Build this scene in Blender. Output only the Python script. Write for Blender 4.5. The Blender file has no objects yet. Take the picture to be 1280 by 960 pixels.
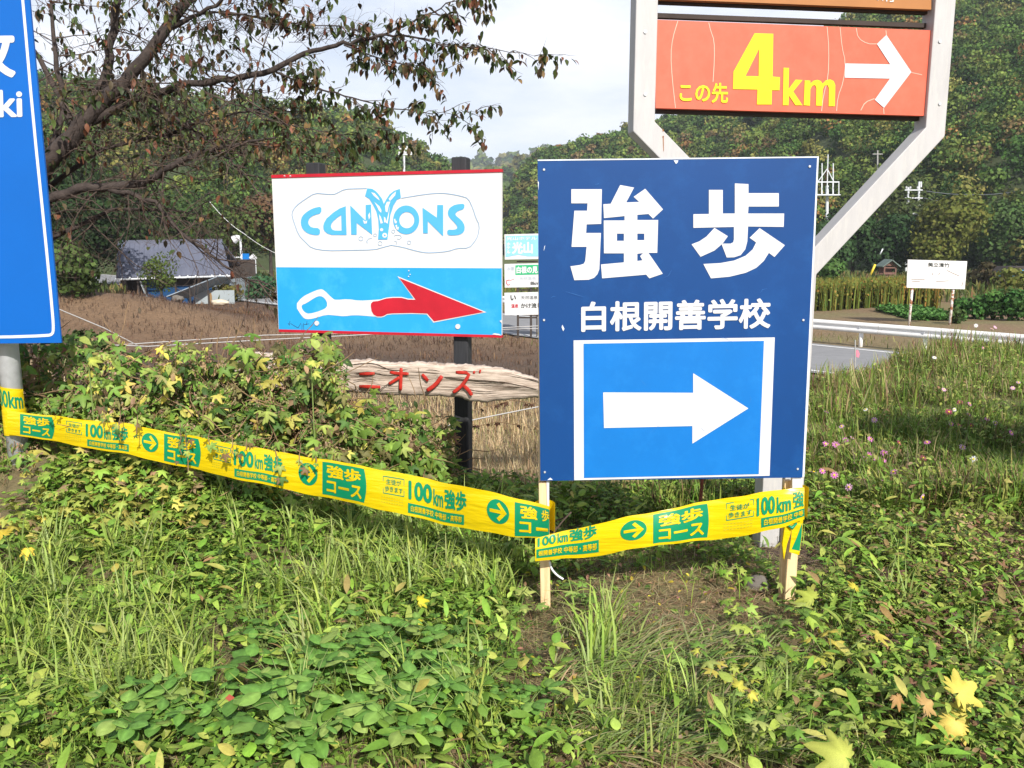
import bpy, bmesh, math, random
import numpy as np
from mathutils import Vector, Matrix
from mathutils.geometry import tessellate_polygon

# ------------------------------------------------------------------ camera, world, sun
S = bpy.context.scene
COL = S.collection
PITCH = math.radians(9.5); FPX = 1050.0; CAMZ = 1.5
cam_d = bpy.data.cameras.new('camera'); cam = bpy.data.objects.new('camera', cam_d); COL.objects.link(cam)
cam_d.sensor_width = 36; cam_d.lens = 36*FPX/1280; cam_d.clip_start = 0.05; cam_d.clip_end = 6000
cam.location = (0, 0, CAMZ); cam.rotation_euler = (math.radians(90)-PITCH, 0, 0)
S.camera = cam
SUN_DIR = Vector((0.27, -0.79, 0.61)).normalized()
SUN_EL = math.asin(SUN_DIR.z); SUN_AZ = math.atan2(SUN_DIR.x, SUN_DIR.y)
S.view_settings.view_transform = 'Standard'; S.view_settings.look = 'None'
S.view_settings.exposure = 0.36; S.view_settings.gamma = 1
W = bpy.data.worlds.new('World'); S.world = W; W.use_nodes = True
def build_world():
    nt = W.node_tree; nt.nodes.clear(); N = nt.nodes.new; L = nt.links.new
    out = N('ShaderNodeOutputWorld'); bg = N('ShaderNodeBackground'); bg.inputs['Strength'].default_value = 0.1
    sky = N('ShaderNodeTexSky'); sky.sky_type = 'NISHITA'; sky.sun_disc = False
    sky.sun_elevation = SUN_EL; sky.sun_rotation = SUN_AZ; sky.altitude = 500; sky.dust_density = 2.0
    tc = N('ShaderNodeTexCoord'); mp = N('ShaderNodeMapping'); mp.inputs['Scale'].default_value = (1.0, 1.0, 3.2)
    mp.inputs['Location'].default_value = (0.35, 0.1, 0.2)
    L(tc.outputs['Generated'], mp.inputs['Vector'])
    n1 = N('ShaderNodeTexNoise'); n1.inputs['Scale'].default_value = 2.6; n1.inputs['Detail'].default_value = 6; n1.inputs['Roughness'].default_value = 0.55
    L(mp.outputs['Vector'], n1.inputs['Vector'])
    cr = N('ShaderNodeValToRGB'); cr.color_ramp.elements[0].position = 0.27; cr.color_ramp.elements[1].position = 0.50
    cr.color_ramp.elements[0].color = (0.35,)*3+(1,); cr.color_ramp.elements[1].color = (0.97,)*3+(1,)
    L(n1.outputs['Fac'], cr.inputs['Fac'])
    n2 = N('ShaderNodeTexNoise'); n2.inputs['Scale'].default_value = 5.0; n2.inputs['Detail'].default_value = 5
    L(mp.outputs['Vector'], n2.inputs['Vector'])
    cc = N('ShaderNodeValToRGB'); cc.color_ramp.elements[0].position = 0.3; cc.color_ramp.elements[1].position = 0.65
    cc.color_ramp.elements[0].color = (7.6, 8.1, 9.4, 1); cc.color_ramp.elements[1].color = (9.2, 9.4, 10.1, 1)
    L(n2.outputs['Fac'], cc.inputs['Fac'])
    # cloud bank thick towards the horizon, opening to blue higher up
    sx = N('ShaderNodeSeparateXYZ'); L(tc.outputs['Generated'], sx.inputs[0])
    mr = N('ShaderNodeMapRange'); mr.interpolation_type = 'SMOOTHSTEP'; mr.inputs['From Min'].default_value = 0.30; mr.inputs['From Max'].default_value = 0.62
    mr.inputs['To Min'].default_value = 1.0; mr.inputs['To Max'].default_value = 0.22; L(sx.outputs['Z'], mr.inputs['Value'])
    ml = N('ShaderNodeMath'); ml.operation = 'MULTIPLY'; L(cr.outputs['Color'], ml.inputs[0]); L(mr.outputs['Result'], ml.inputs[1])
    mx = N('ShaderNodeMixRGB'); L(ml.outputs[0], mx.inputs['Fac']); L(sky.outputs['Color'], mx.inputs['Color1']); L(cc.outputs['Color'], mx.inputs['Color2'])
    L(mx.outputs['Color'], bg.inputs['Color']); L(bg.outputs['Background'], out.inputs['Surface'])
build_world()
sun_d = bpy.data.lights.new('sun', 'SUN'); sun = bpy.data.objects.new('sun', sun_d); COL.objects.link(sun)
sun_d.energy = 5.0; sun_d.angle = math.radians(0.5); sun_d.color = (1.0, 0.955, 0.88)
sun.rotation_euler = SUN_DIR.to_track_quat('Z', 'Y').to_euler(); sun.location = (0, -5, 10)
try:
    S.cycles.max_bounces = 6; S.cycles.transparent_max_bounces = 8; S.cycles.volume_bounces = 0
except Exception: pass

rng = np.random.default_rng(7); rnd = random.Random(11)
PI = math.pi; HAZE = .00032

# ------------------------------------------------------------------ picture -> world
def ray(px, py):
    a = (px-640)/FPX; b = (480-py)/FPX
    return np.array([a, math.cos(PITCH)+b*math.sin(PITCH), -math.sin(PITCH)+b*math.cos(PITCH)])
def atY(px, py, Y):
    d = ray(px, py); return np.array([0, 0, CAMZ]) + d*(Y/d[1])
def atZ(px, py, z):
    d = ray(px, py); return np.array([0, 0, CAMZ]) + d*((z-CAMZ)/d[2])
class Plane:                      # upright plane through (x0,Y0)-(x1,Y1)
    def __init__(s, pxa, Ya, pxb, Yb, pyref=300):
        A = atY(pxa, pyref, Ya); B = atY(pxb, pyref, Yb)
        s.o = A; t = B-A; t[2] = 0; t /= np.linalg.norm(t); s.t = t
        s.n = np.array([t[1], -t[0], 0.0])          # towards the camera
        if s.n[1] > 0: s.n = -s.n
    def p(s, px, py, off=0.0):
        d = ray(px, py); c = np.array([0, 0, CAMZ]); o = s.o+s.n*off
        return c + d*(np.dot(o-c, s.n)/np.dot(d, s.n))

# ------------------------------------------------------------------ materials
def new_mat(name):
    m = bpy.data.materials.new(name); m.use_nodes = True
    nt = m.node_tree; b = nt.nodes['Principled BSDF']; return m, nt, b
def rgba(c): return (c[0], c[1], c[2], 1)
def mat(name, c, rough=0.6, var=0.12, scale=6.0, bump=0.0, bscale=60.0, metal=0.0, c2=None, thr=(0.45, 0.7), coat=0.0, stretch=None, spec=0.3):
    m, nt, b = new_mat(name); b.inputs['Specular IOR Level'].default_value = spec; N = nt.nodes.new; L = nt.links.new
    tc = N('ShaderNodeTexCoord'); mp = N('ShaderNodeMapping')
    if stretch: mp.inputs['Scale'].default_value = stretch
    L(tc.outputs['Object'], mp.inputs['Vector'])
    n = N('ShaderNodeTexNoise'); n.inputs['Scale'].default_value = scale; n.inputs['Detail'].default_value = 8; n.inputs['Roughness'].default_value = 0.6
    L(mp.outputs['Vector'], n.inputs['Vector'])
    cr = N('ShaderNodeValToRGB'); e = cr.color_ramp.elements
    e[0].position, e[1].position = (0.3, 0.7)
    e[0].color = rgba([v*(1-var) for v in c]); e[1].color = rgba([min(1, v*(1+var)) for v in c])
    L(n.outputs['Fac'], cr.inputs['Fac']); last = cr.outputs['Color']
    if c2:
        n2 = N('ShaderNodeTexNoise'); n2.inputs['Scale'].default_value = scale*2.3; n2.inputs['Detail'].default_value = 10; n2.inputs['Roughness'].default_value = 0.7
        L(mp.outputs['Vector'], n2.inputs['Vector'])
        r2 = N('ShaderNodeValToRGB'); r2.color_ramp.elements[0].position, r2.color_ramp.elements[1].position = thr
        L(n2.outputs['Fac'], r2.inputs['Fac'])
        mx = N('ShaderNodeMixRGB'); L(r2.outputs['Color'], mx.inputs['Fac']); L(last, mx.inputs['Color1']); mx.inputs['Color2'].default_value = rgba(c2); last = mx.outputs['Color']
    L(last, b.inputs['Base Color'])
    b.inputs['Roughness'].default_value = rough; b.inputs['Metallic'].default_value = metal
    if coat: b.inputs['Coat Weight'].default_value = coat
    if bump:
        nb = N('ShaderNodeTexNoise'); nb.inputs['Scale'].default_value = bscale; nb.inputs['Detail'].default_value = 6
        L(mp.outputs['Vector'], nb.inputs['Vector'])
        bp = N('ShaderNodeBump'); bp.inputs['Strength'].default_value = bump; bp.inputs['Distance'].default_value = 0.01
        L(nb.outputs['Fac'], bp.inputs['Height']); L(bp.outputs['Normal'], b.inputs['Normal'])
    return m
def col_mat(name, rough=0.6, trans=0.0, bump=0.0, bscale=40.0, var=0.0, vscale=3.0, objrand=0.0, spec=0.4):
    """colour comes from the point attribute 'col' (the leaf's own colour)"""
    m, nt, b = new_mat(name); N = nt.nodes.new; L = nt.links.new
    at = N('ShaderNodeAttribute'); at.attribute_name = 'col'; last = at.outputs['Color']
    tc = N('ShaderNodeTexCoord')
    if var:
        n = N('ShaderNodeTexNoise'); n.inputs['Scale'].default_value = vscale; n.inputs['Detail'].default_value = 8; n.inputs['Roughness'].default_value = 0.65
        L(tc.outputs['Object'], n.inputs['Vector'])
        mr = N('ShaderNodeMapRange'); mr.inputs['From Min'].default_value = 0.3; mr.inputs['From Max'].default_value = 0.7
        mr.inputs['To Min'].default_value = 1-var; mr.inputs['To Max'].default_value = 1+var
        L(n.outputs['Fac'], mr.inputs['Value'])
        vm = N('ShaderNodeVectorMath'); vm.operation = 'SCALE'; L(last, vm.inputs[0]); L(mr.outputs['Result'], vm.inputs['Scale']); last = vm.outputs['Vector']
    if objrand:
        oi = N('ShaderNodeObjectInfo'); mr2 = N('ShaderNodeMapRange'); mr2.inputs['To Min'].default_value = 1-objrand; mr2.inputs['To Max'].default_value = 1+objrand
        L(oi.outputs['Random'], mr2.inputs['Value'])
        vm2 = N('ShaderNodeVectorMath'); vm2.operation = 'SCALE'; L(last, vm2.inputs[0]); L(mr2.outputs['Result'], vm2.inputs['Scale']); last = vm2.outputs['Vector']
    L(last, b.inputs['Base Color']); b.inputs['Roughness'].default_value = rough
    b.inputs['Specular IOR Level'].default_value = spec
    if bump:
        nb = N('ShaderNodeTexNoise'); nb.inputs['Scale'].default_value = bscale; nb.inputs['Detail'].default_value = 6
        L(tc.outputs['Object'], nb.inputs['Vector'])
        bp = N('ShaderNodeBump'); bp.inputs['Strength'].default_value = bump; bp.inputs['Distance'].default_value = 0.02
        L(nb.outputs['Fac'], bp.inputs['Height']); L(bp.outputs['Normal'], b.inputs['Normal'])
    if trans:
        tr = N('ShaderNodeBsdfTranslucent'); L(last, tr.inputs['Color'])
        mx = N('ShaderNodeMixShader'); mx.inputs['Fac'].default_value = trans
        L(b.outputs['BSDF'], mx.inputs[1]); L(tr.outputs['BSDF'], mx.inputs[2])
        L(mx.outputs['Shader'], nt.nodes['Material Output'].inputs['Surface'])
    return m
def wood_mat(name, c1, c2, scale=(1, 1, 12), ring=5.0, rough=0.75, bump=0.5):
    m, nt, b = new_mat(name); N = nt.nodes.new; L = nt.links.new
    tc = N('ShaderNodeTexCoord'); mp = N('ShaderNodeMapping'); mp.inputs['Scale'].default_value = scale
    L(tc.outputs['Object'], mp.inputs['Vector'])
    n = N('ShaderNodeTexNoise'); n.inputs['Scale'].default_value = ring; n.inputs['Detail'].default_value = 9; n.inputs['Roughness'].default_value = 0.65; n.inputs['Distortion'].default_value = 0.6
    L(mp.outputs['Vector'], n.inputs['Vector'])
    cr = N('ShaderNodeValToRGB'); cr.color_ramp.elements[0].position = 0.30; cr.color_ramp.elements[1].position = 0.56
    cr.color_ramp.elements[0].color = rgba(c2); cr.color_ramp.elements[1].color = rgba(c1)
    L(n.outputs['Fac'], cr.inputs['Fac']); L(cr.outputs['Color'], b.inputs['Base Color']); b.inputs['Roughness'].default_value = rough
    bp = N('ShaderNodeBump'); bp.inputs['Strength'].default_value = bump; bp.inputs['Distance'].default_value = 0.006
    L(n.outputs['Fac'], bp.inputs['Height']); L(bp.outputs['Normal'], b.inputs['Normal'])
    return m
M = {}
M['sign_navy'] = mat('sign_navy', (0.0015, 0.046, 0.185), 0.45, 0.08, 2, 0.05, 300, c2=(0.006, 0.072, 0.25), thr=(0.5, 0.8))
M['sign_light_blue'] = mat('sign_light_blue', (0.003, 0.145, 0.47), 0.45, 0.06, 4, c2=(0.008, 0.17, 0.51), thr=(0.5, 0.75))
M['sign_white'] = mat('sign_white', (0.57, 0.57, 0.58), 0.45, 0.03, 8)
M['scuff'] = mat('scuff', (0.05, 0.17, 0.42), 0.6)
M['board_edge'] = mat('board_edge', (0.62, 0.66, 0.72), 0.6, 0.1, 30)
M['pine'] = wood_mat('pine', (0.72, 0.53, 0.30), (0.56, 0.37, 0.18), (14, 14, 1.2), 4.0, 0.7, 0.2)
M['road_blue'] = mat('road_blue', (0.001, 0.100, 0.41), 0.42, 0.05, 2.5)
M['metal_galv'] = mat('metal_galv', (0.50, 0.51, 0.53), 0.5, 0.14, 18, 0.1, 90, metal=0.35, c2=(0.30, 0.27, 0.24), thr=(0.68, 0.8))
M['frame_white'] = mat('frame_white', (0.43, 0.42, 0.415), 0.5, 0.06, 8, 0.05, 80, c2=(0.50, 0.48, 0.45), thr=(0.5, 0.75), stretch=(3, 3, 0.6))
M['rust'] = mat('rust', (0.30, 0.12, 0.04), 0.9, 0.3, 30)
M['canyon_white'] = mat('canyon_white', (0.64, 0.63, 0.62), 0.5, 0.025, 3, c2=(0.64, 0.625, 0.60), thr=(0.62, 0.85))
M['canyon_blue'] = mat('canyon_blue', (0.02, 0.32, 0.68), 0.5, 0.06, 3.2, c2=(0.06, 0.40, 0.74), thr=(0.5, 0.8))
M['letter_blue'] = mat('letter_blue', (0.08, 0.38, 0.70), 0.5, 0.05, 6)
M['line_blue'] = mat('line_blue', (0.25, 0.38, 0.55), 0.6, 0.1, 10)
M['red_paint'] = mat('red_paint', (0.45, 0.012, 0.026), 0.5, 0.12, 8, c2=(0.6, 0.04, 0.05), thr=(0.6, 0.8))
M['plank_red'] = mat('plank_red', (0.42, 0.025, 0.015), 0.6, 0.25, 30, 0.3, 60)
M['post_black'] = wood_mat('post_black', (0.024, 0.025, 0.029), (0.010, 0.010, 0.012), (20, 20, 1), 4, 0.65, 0.4)
M['driftwood'] = wood_mat('driftwood', (0.56, 0.46, 0.38), (0.24, 0.17, 0.125), (1.2, 12, 22), 3.0, 0.9, 1.0)
M['crack'] = mat('crack', (0.05, 0.032, 0.02), 0.9)
M['orange'] = mat('orange', (0.60, 0.112, 0.062), 0.5, 0.05, 5, c2=(0.64, 0.135, 0.08), thr=(0.4, 0.7))
M['orange_line'] = mat('orange_line', (0.80, 0.42, 0.32), 0.6)
M['brown_panel'] = mat('brown_panel', (0.36, 0.15, 0.045), 0.5, 0.08, 5)
M['yellow_paint'] = mat('yellow_paint', (0.72, 0.56, 0.01), 0.5, 0.03, 8)
M['tape_green'] = mat('tape_green', (0.004, 0.225, 0.10), 0.35, 0.05, 8)
def tape_mat():
    m, nt, b = new_mat('tape_yellow'); N = nt.nodes.new; L = nt.links.new
    tc = N('ShaderNodeTexCoord'); n = N('ShaderNodeTexNoise'); n.inputs['Scale'].default_value = 9
    mp = N('ShaderNodeMapping'); mp.inputs['Scale'].default_value = (0.6, 1, 4); L(tc.outputs['Object'], mp.inputs['Vector']); L(mp.outputs['Vector'], n.inputs['Vector'])
    bp = N('ShaderNodeBump'); bp.inputs['Strength'].default_value = 0.6; bp.inputs['Distance'].default_value = 0.012
    L(n.outputs['Fac'], bp.inputs['Height']); L(bp.outputs['Normal'], b.inputs['Normal'])
    b.inputs['Base Color'].default_value = (0.74, 0.53, 0.004, 1); b.inputs['Roughness'].default_value = 0.28
    tr = N('ShaderNodeBsdfTranslucent'); tr.inputs['Color'].default_value = (0.9, 0.75, 0.02, 1)
    mx = N('ShaderNodeMixShader'); mx.inputs['Fac'].default_value = 0.14
    L(b.outputs['BSDF'], mx.inputs[1]); L(tr.outputs['BSDF'], mx.inputs[2]); L(mx.outputs['Shader'], nt.nodes['Material Output'].inputs['Surface'])
    return m
M['tape_yellow'] = tape_mat()
M['black_ink'] = mat('black_ink', (0.03, 0.035, 0.03), 0.6)
M['grey_ink'] = mat('grey_ink', (0.36, 0.42, 0.46), 0.6)
M['bark'] = mat('bark', (0.05, 0.038, 0.033), 0.9, 0.4, 14, 0.8, 50, c2=(0.15, 0.125, 0.11), thr=(0.6, 0.78))
M['twig'] = mat('twig', (0.085, 0.06, 0.048), 0.9, 0.3, 10)
M['stem'] = mat('stem', (0.20, 0.13, 0.07), 0.9, 0.4, 20)
M['leaf'] = col_mat('leaf', 0.5, 0.26, 0.15, 120, 0.16, 60, 0.22, 0.22)
M['leaf_far'] = col_mat('leaf_far', 0.75, 0.20, 0, 1, 0.0, 3, 0.0, 0.2)
M['grass'] = col_mat('grass', 0.55, 0.24, 0, 1, 0.10, 8, 0.0, 0.22)
M['soil'] = col_mat('soil', 0.95, 0, 1.0, 30, 0.35, 9)
M['petal'] = col_mat('petal', 0.6, 0.3, 0, 1, 0, 3, 0.1)
M['asphalt'] = mat('asphalt', (0.235, 0.235, 0.24), 0.9, 0.07, 1.2, 0.4, 60, c2=(0.18, 0.18, 0.185), thr=(0.5, 0.8))
M['road_line'] = mat('road_line', (0.7, 0.7, 0.68), 0.7, 0.1, 5)
M['rail_white'] = mat('rail_white', (0.74, 0.73, 0.71), 0.5, 0.06, 2, c2=(0.55, 0.52, 0.48), thr=(0.62, 0.8))
M['roof'] = mat('roof', (0.115, 0.125, 0.17), 0.5, 0.12, 0.7, c2=(0.15, 0.155, 0.19), thr=(0.5, 0.8))
M['roof_rust'] = mat('roof_rust', (0.24, 0.13, 0.10), 0.7, 0.2, 1)
M['tarp_blue'] = mat('tarp_blue', (0.008, 0.05, 0.14), 0.5, 0.25, 2, 0.5, 5)  # sheeting blue darkened, so the shed walls' shade sits in the colour
M['tin'] = mat('tin', (0.24, 0.29, 0.34), 0.5, 0.1, 1)
M['wall_grey'] = mat('wall_grey', (0.30, 0.34, 0.36), 0.8, 0.1, 1)
M['dark_wood'] = mat('dark_wood', (0.05, 0.04, 0.035), 0.85, 0.3, 3)
M['shrine_wood'] = mat('shrine_wood', (0.16, 0.085, 0.065), 0.85, 0.2, 3)
M['shrine_roof'] = mat('shrine_roof', (0.13, 0.17, 0.15), 0.7, 0.2, 3)
M['scratch_brown'] = mat('scratch_brown', (.22, .17, .14), .8)
M['steel'] = mat('steel', (0.62, 0.64, 0.66), 0.5, 0.05, 3)
M['notice_white'] = mat('notice_white', (0.68, 0.67, 0.66), 0.6, 0.03, 1.2, c2=(0.50, 0.46, 0.42), thr=(0.6, 0.75))
M['rusty_white'] = mat('rusty_white', (0.74, 0.70, 0.66), 0.6, 0.05, 2, c2=(0.30, 0.12, 0.05), thr=(0.48, 0.53))
M['concrete'] = mat('concrete', (0.38, 0.37, 0.35), 0.85, 0.12, 2)
M['stone'] = mat('stone', (0.14, 0.125, 0.11), 0.95, 0.3, 12, 0.8, 40)
M['tin_red'] = mat('tin_red', (0.34, 0.06, 0.03), 0.6, 0.2, 20)
M['red_leaf'] = mat('red_leaf', (0.30, 0.06, 0.035), 0.6, 0.25, 60)
M['wire'] = mat('wire', (0.75, 0.75, 0.75), 0.5)
M['rope'] = mat('rope', (0.42, 0.41, 0.40), 0.7)
M['board_sky'] = mat('board_sky', (0.22, 0.48, 0.76), 0.5, 0.06, 2)
M['board_green'] = mat('board_green', (0.02, 0.36, 0.15), 0.5)
M['yellow_pole'] = mat('yellow_pole', (0.75, 0.55, 0.05), 0.5)
M['sapling'] = mat('sapling', (0.15, 0.045, 0.03), 0.8, 0.3, 20)
M['boulder'] = mat('boulder', (0.55, 0.47, 0.36), 0.9, 0.15, 3, 0.5, 10)

# ------------------------------------------------------------------ object helpers
def empty(name, loc, label=None, cat=None, group=None):
    o = bpy.data.objects.new(name, None); COL.objects.link(o); o.location = tuple(loc); o.empty_display_size = 0.1
    return tag(o, label, cat, group)
def tag(o, label=None, cat=None, group=None, kind=None):
    if label: o['label'] = label
    if cat: o['category'] = cat
    if group: o['group'] = group
    if kind: o['kind'] = kind
    return o
def wloc(p):
    v = Vector((0, 0, 0))
    while p is not None: v = v+p.location; p = p.parent
    return v
def link(name, me, parent=None, loc=(0, 0, 0)):
    o = bpy.data.objects.new(name, me); COL.objects.link(o); o.location = loc
    if parent: o.parent = parent
    return o
def mk(name, verts, faces, m, parent=None, smooth=False, cols=None, loc=None):
    """verts in world coordinates; stored relative to the parent (or to loc)"""
    verts = np.asarray(verts, float).reshape(-1, 3)
    off = np.array(wloc(parent)) if parent is not None else (np.array(loc, float) if loc is not None else np.zeros(3))
    me = bpy.data.meshes.new(name); me.from_pydata((verts-off).tolist(), [], [tuple(int(i) for i in f) for f in faces])
    me.materials.append(m)
    if cols is not None:
        a = me.color_attributes.new('col', 'FLOAT_COLOR', 'POINT')
        c = np.ones((len(verts), 4), np.float32); c[:, :3] = cols; a.data.foreach_set('color', c.ravel())
    if smooth: me.polygons.foreach_set('use_smooth', [True]*len(me.polygons))
    me.update()
    return link(name, me, parent, (0, 0, 0) if parent is not None or loc is None else tuple(loc))
def mk_np(name, V, F, m, parent=None, cols=None, smooth=False):
    """fast: V (n,3), F (k,3 or 4) numpy"""
    V = np.asarray(V, np.float32); F = np.asarray(F, np.int32)
    if parent is not None: V = V-np.array(wloc(parent), np.float32)
    me = bpy.data.meshes.new(name); k = F.shape[1]
    me.vertices.add(len(V)); me.vertices.foreach_set('co', V.ravel())
    me.loops.add(F.size); me.loops.foreach_set('vertex_index', F.ravel())
    me.polygons.add(len(F)); me.polygons.foreach_set('loop_start', np.arange(0, F.size, k, dtype=np.int32))
    try: me.polygons.foreach_set('loop_total', np.full(len(F), k, np.int32))
    except Exception: pass
    if smooth: me.polygons.foreach_set('use_smooth', np.ones(len(F), bool))
    me.materials.append(m)
    if cols is not None:
        a = me.color_attributes.new('col', 'FLOAT_COLOR', 'POINT')
        c = np.ones((len(V), 4), np.float32); c[:, :3] = cols; a.data.foreach_set('color', c.ravel())
    me.update(calc_edges=True); me.validate()
    return link(name, me, parent)
class MB:
    def __init__(s): s.v = []; s.f = []
    def add(s, v, f):
        b = len(s.v); s.v += [tuple(float(c) for c in p) for p in v]; s.f += [tuple(i+b for i in q) for q in f]; return s
    def box(s, c, sx, sy, sz, ax=None):
        """centre c, full sizes, ax = 3 axis vectors"""
        c = np.asarray(c, float)
        X, Y, Z = ax if ax is not None else (np.array([1, 0, 0]), np.array([0, 1, 0]), np.array([0, 0, 1]))
        v = [c+X*(sx/2*i)+Y*(sy/2*j)+Z*(sz/2*k) for k in (-1, 1) for j in (-1, 1) for i in (-1, 1)]
        return s.add(v, [(0, 2, 3, 1), (4, 5, 7, 6), (0, 1, 5, 4), (2, 6, 7, 3), (0, 4, 6, 2), (1, 3, 7, 5)])
    def bar(s, a, b, w, d=None, up=(0, 1, 0)):
        a = np.asarray(a, float); b = np.asarray(b, float); d = d or w
        Z = b-a; Lh = np.linalg.norm(Z); Z = Z/Lh; X = np.cross(np.asarray(up, float), Z)
        if np.linalg.norm(X) < 1e-5: X = np.cross([1, 0, 0], Z)
        X /= np.linalg.norm(X); Y = np.cross(Z, X)
        return s.box((a+b)/2, w, d, Lh, (X, Y, Z))
    def tube(s, pts, r, n=8, cap=True):
        pts = [np.asarray(p, float) for p in pts]; k = len(pts)
        rs = r if hasattr(r, '__len__') else [r]*k
        b = len(s.v); prev = None
        for i, p in enumerate(pts):
            t = pts[min(i+1, k-1)]-pts[max(i-1, 0)]; t = t/(np.linalg.norm(t)+1e-9)
            if prev is None:
                u = np.cross(t, [0, 0, 1.0])
                if np.linalg.norm(u) < 0.1: u = np.cross(t, [1.0, 0, 0])
            else: u = prev-t*np.dot(prev, t)
            u /= np.linalg.norm(u)+1e-9; prev = u; w = np.cross(t, u)
            for j in range(n):
                a = 2*PI*j/n; q = p+(u*math.cos(a)+w*math.sin(a))*rs[i]; s.v.append(tuple(q))
        for i in range(k-1):
            for j in range(n):
                s.f.append((b+i*n+j, b+i*n+(j+1) % n, b+(i+1)*n+(j+1) % n, b+(i+1)*n+j))
        if cap:
            s.f.append(tuple(b+j for j in range(n))[::-1]); s.f.append(tuple(b+(k-1)*n+j for j in range(n)))
        return s
    def prism(s, poly, n, depth):
        """polygon of 3D points, extruded by -n*depth (away from the viewer)"""
        P = [np.asarray(p, float) for p in poly]; k = len(P); n = np.asarray(n, float)
        tri = tessellate_polygon([[Vector(p) for p in P]])
        s.add(P+[p-n*depth for p in P], [tuple(t) for t in tri]+[tuple(i+k for i in t)[::-1] for t in tri]+[(i, (i+1) % k, (i+1) % k+k, i+k) for i in range(k)])
        return s
    def flat(s, loops):
        L_ = [[Vector(tuple(float(c) for c in p)) for p in lp] for lp in loops]; tri = tessellate_polygon(L_)
        allp = [p for lp in L_ for p in lp]
        return s.add(allp, [tuple(t) for t in tri])
    def build(s, name, m, parent=None, smooth=False, loc=None):
        return mk(name, s.v, s.f, m, parent, smooth, None, loc)
def bevel(o, w=0.004, seg=2):
    bm = bmesh.new(); bm.from_mesh(o.data); bmesh.ops.recalc_face_normals(bm, faces=bm.faces)
    bmesh.ops.bevel(bm, geom=bm.edges[:], offset=w, segments=seg, affect='EDGES', profile=0.5)
    bm.to_mesh(o.data); bm.free(); return o
def fixn(o):
    bm = bmesh.new(); bm.from_mesh(o.data); bmesh.ops.recalc_face_normals(bm, faces=bm.faces); bm.to_mesh(o.data); bm.free(); return o

# text as flat mesh, normalised to its bounding box
_tc = {}
def text_mesh(txt, bold=0.02):
    k0 = (txt, bold)
    if k0 in _tc: return _tc[k0]
    c = bpy.data.curves.new('lettering', 'FONT'); c.body = txt; c.size = 1; c.resolution_u = 3
    o = bpy.data.objects.new('lettering', c); COL.objects.link(o)
    bpy.context.view_layer.update(); dg = bpy.context.evaluated_depsgraph_get()
    me = bpy.data.meshes.new_from_object(o.evaluated_get(dg))
    V0 = np.array([v.co[:] for v in me.vertices]); F0 = [tuple(p.vertices) for p in me.polygons]
    bpy.data.objects.remove(o); bpy.data.curves.remove(c); bpy.data.meshes.remove(me)
    V = []; F = []          # heavier strokes: slightly shifted copies, each a hair proud of the last
    sh = [(0, 0)]+([(bold*math.cos(a), bold*math.sin(a)) for a in np.linspace(0, 2*PI, 8, endpoint=False)] if bold > .004 else [])
    for k, (dx, dy) in enumerate(sh):
        b = len(V)*len(V0) if False else k*len(V0); V.append(V0+np.array([dx, dy, 0])); F += [tuple(i+b for i in f) for f in F0]
    V = np.concatenate(V); lay = np.repeat(np.arange(len(sh)), len(V0))*.00012
    mn = V.min(0); mx = V.max(0); V = (V-mn)/(np.maximum(mx-mn, 1e-6)); V[:, 2] = lay; _tc[k0] = (V, F); return V, F
def lift(p, d):
    c = np.array([0, 0, CAMZ]); p = np.asarray(p, float); return p+(c-p)/np.linalg.norm(c-p)*d
def text_quad(name, txt, quad, fn, m, parent, bold=0.02):
    """quad = px corners TL,TR,BR,BL; fn(px,py)->world"""
    V, F = text_mesh(txt, bold); TL, TR, BR, BL = [np.array(q, float) for q in quad]; out = []
    for v in V:
        u, t = v[0], 1-v[1]
        p = (TL*(1-u)+TR*u)*(1-t)+(BL*(1-u)+BR*u)*t; out.append(lift(fn(p[0], p[1]), v[2]))
    return mk(name, out, F, m, parent)
def crop(sc, ox, oy): return lambda pts: [(x/sc+ox, y/sc+oy) for x, y in pts]
def smooth_loop(pts, closed=True, it=2):
    P = [np.array(p, float) for p in pts]
    for _ in range(it):
        Q = []; k = len(P)
        for i in range(k if closed else k-1):
            a, b = P[i], P[(i+1) % k]; Q += [a*.75+b*.25, a*.25+b*.75]
        if not closed: Q = [P[0]]+Q+[P[-1]]
        P = Q
    return [tuple(p) for p in P]
def stroke(pts, w, closed=False):
    """2D stroke -> list of quads as loops + round ends"""
    P = [np.array(p, float) for p in pts]; loops = []
    ws = w if hasattr(w, '__len__') else [w]*len(P)
    k = len(P); n = []
    for i in range(k):
        if closed: t = P[(i+1) % k]-P[i-1]
        else: t = P[min(i+1, k-1)]-P[max(i-1, 0)]
        t /= np.linalg.norm(t)+1e-9; n.append(np.array([-t[1], t[0]]))
    rng_ = range(k) if closed else range(k-1)
    for i in rng_:
        j = (i+1) % k
        loops.append([P[i]+n[i]*ws[i]/2, P[j]+n[j]*ws[j]/2, P[j]-n[j]*ws[j]/2, P[i]-n[i]*ws[i]/2])
    return loops
def circle(cx, cy, rx, ry=None, n=20): 
    ry = ry or rx; return [(cx+rx*math.cos(2*PI*i/n), cy+ry*math.sin(2*PI*i/n)) for i in range(n)]
def shape(name, loops_px, fn, m, parent, many=False):
    mb = MB()
    if many:
        for lp in loops_px: mb.flat([[fn(*q) for q in lp]])
    else: mb.flat([[fn(*q) for q in lp] for lp in loops_px])
    return mb.build(name, m, parent)

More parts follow.
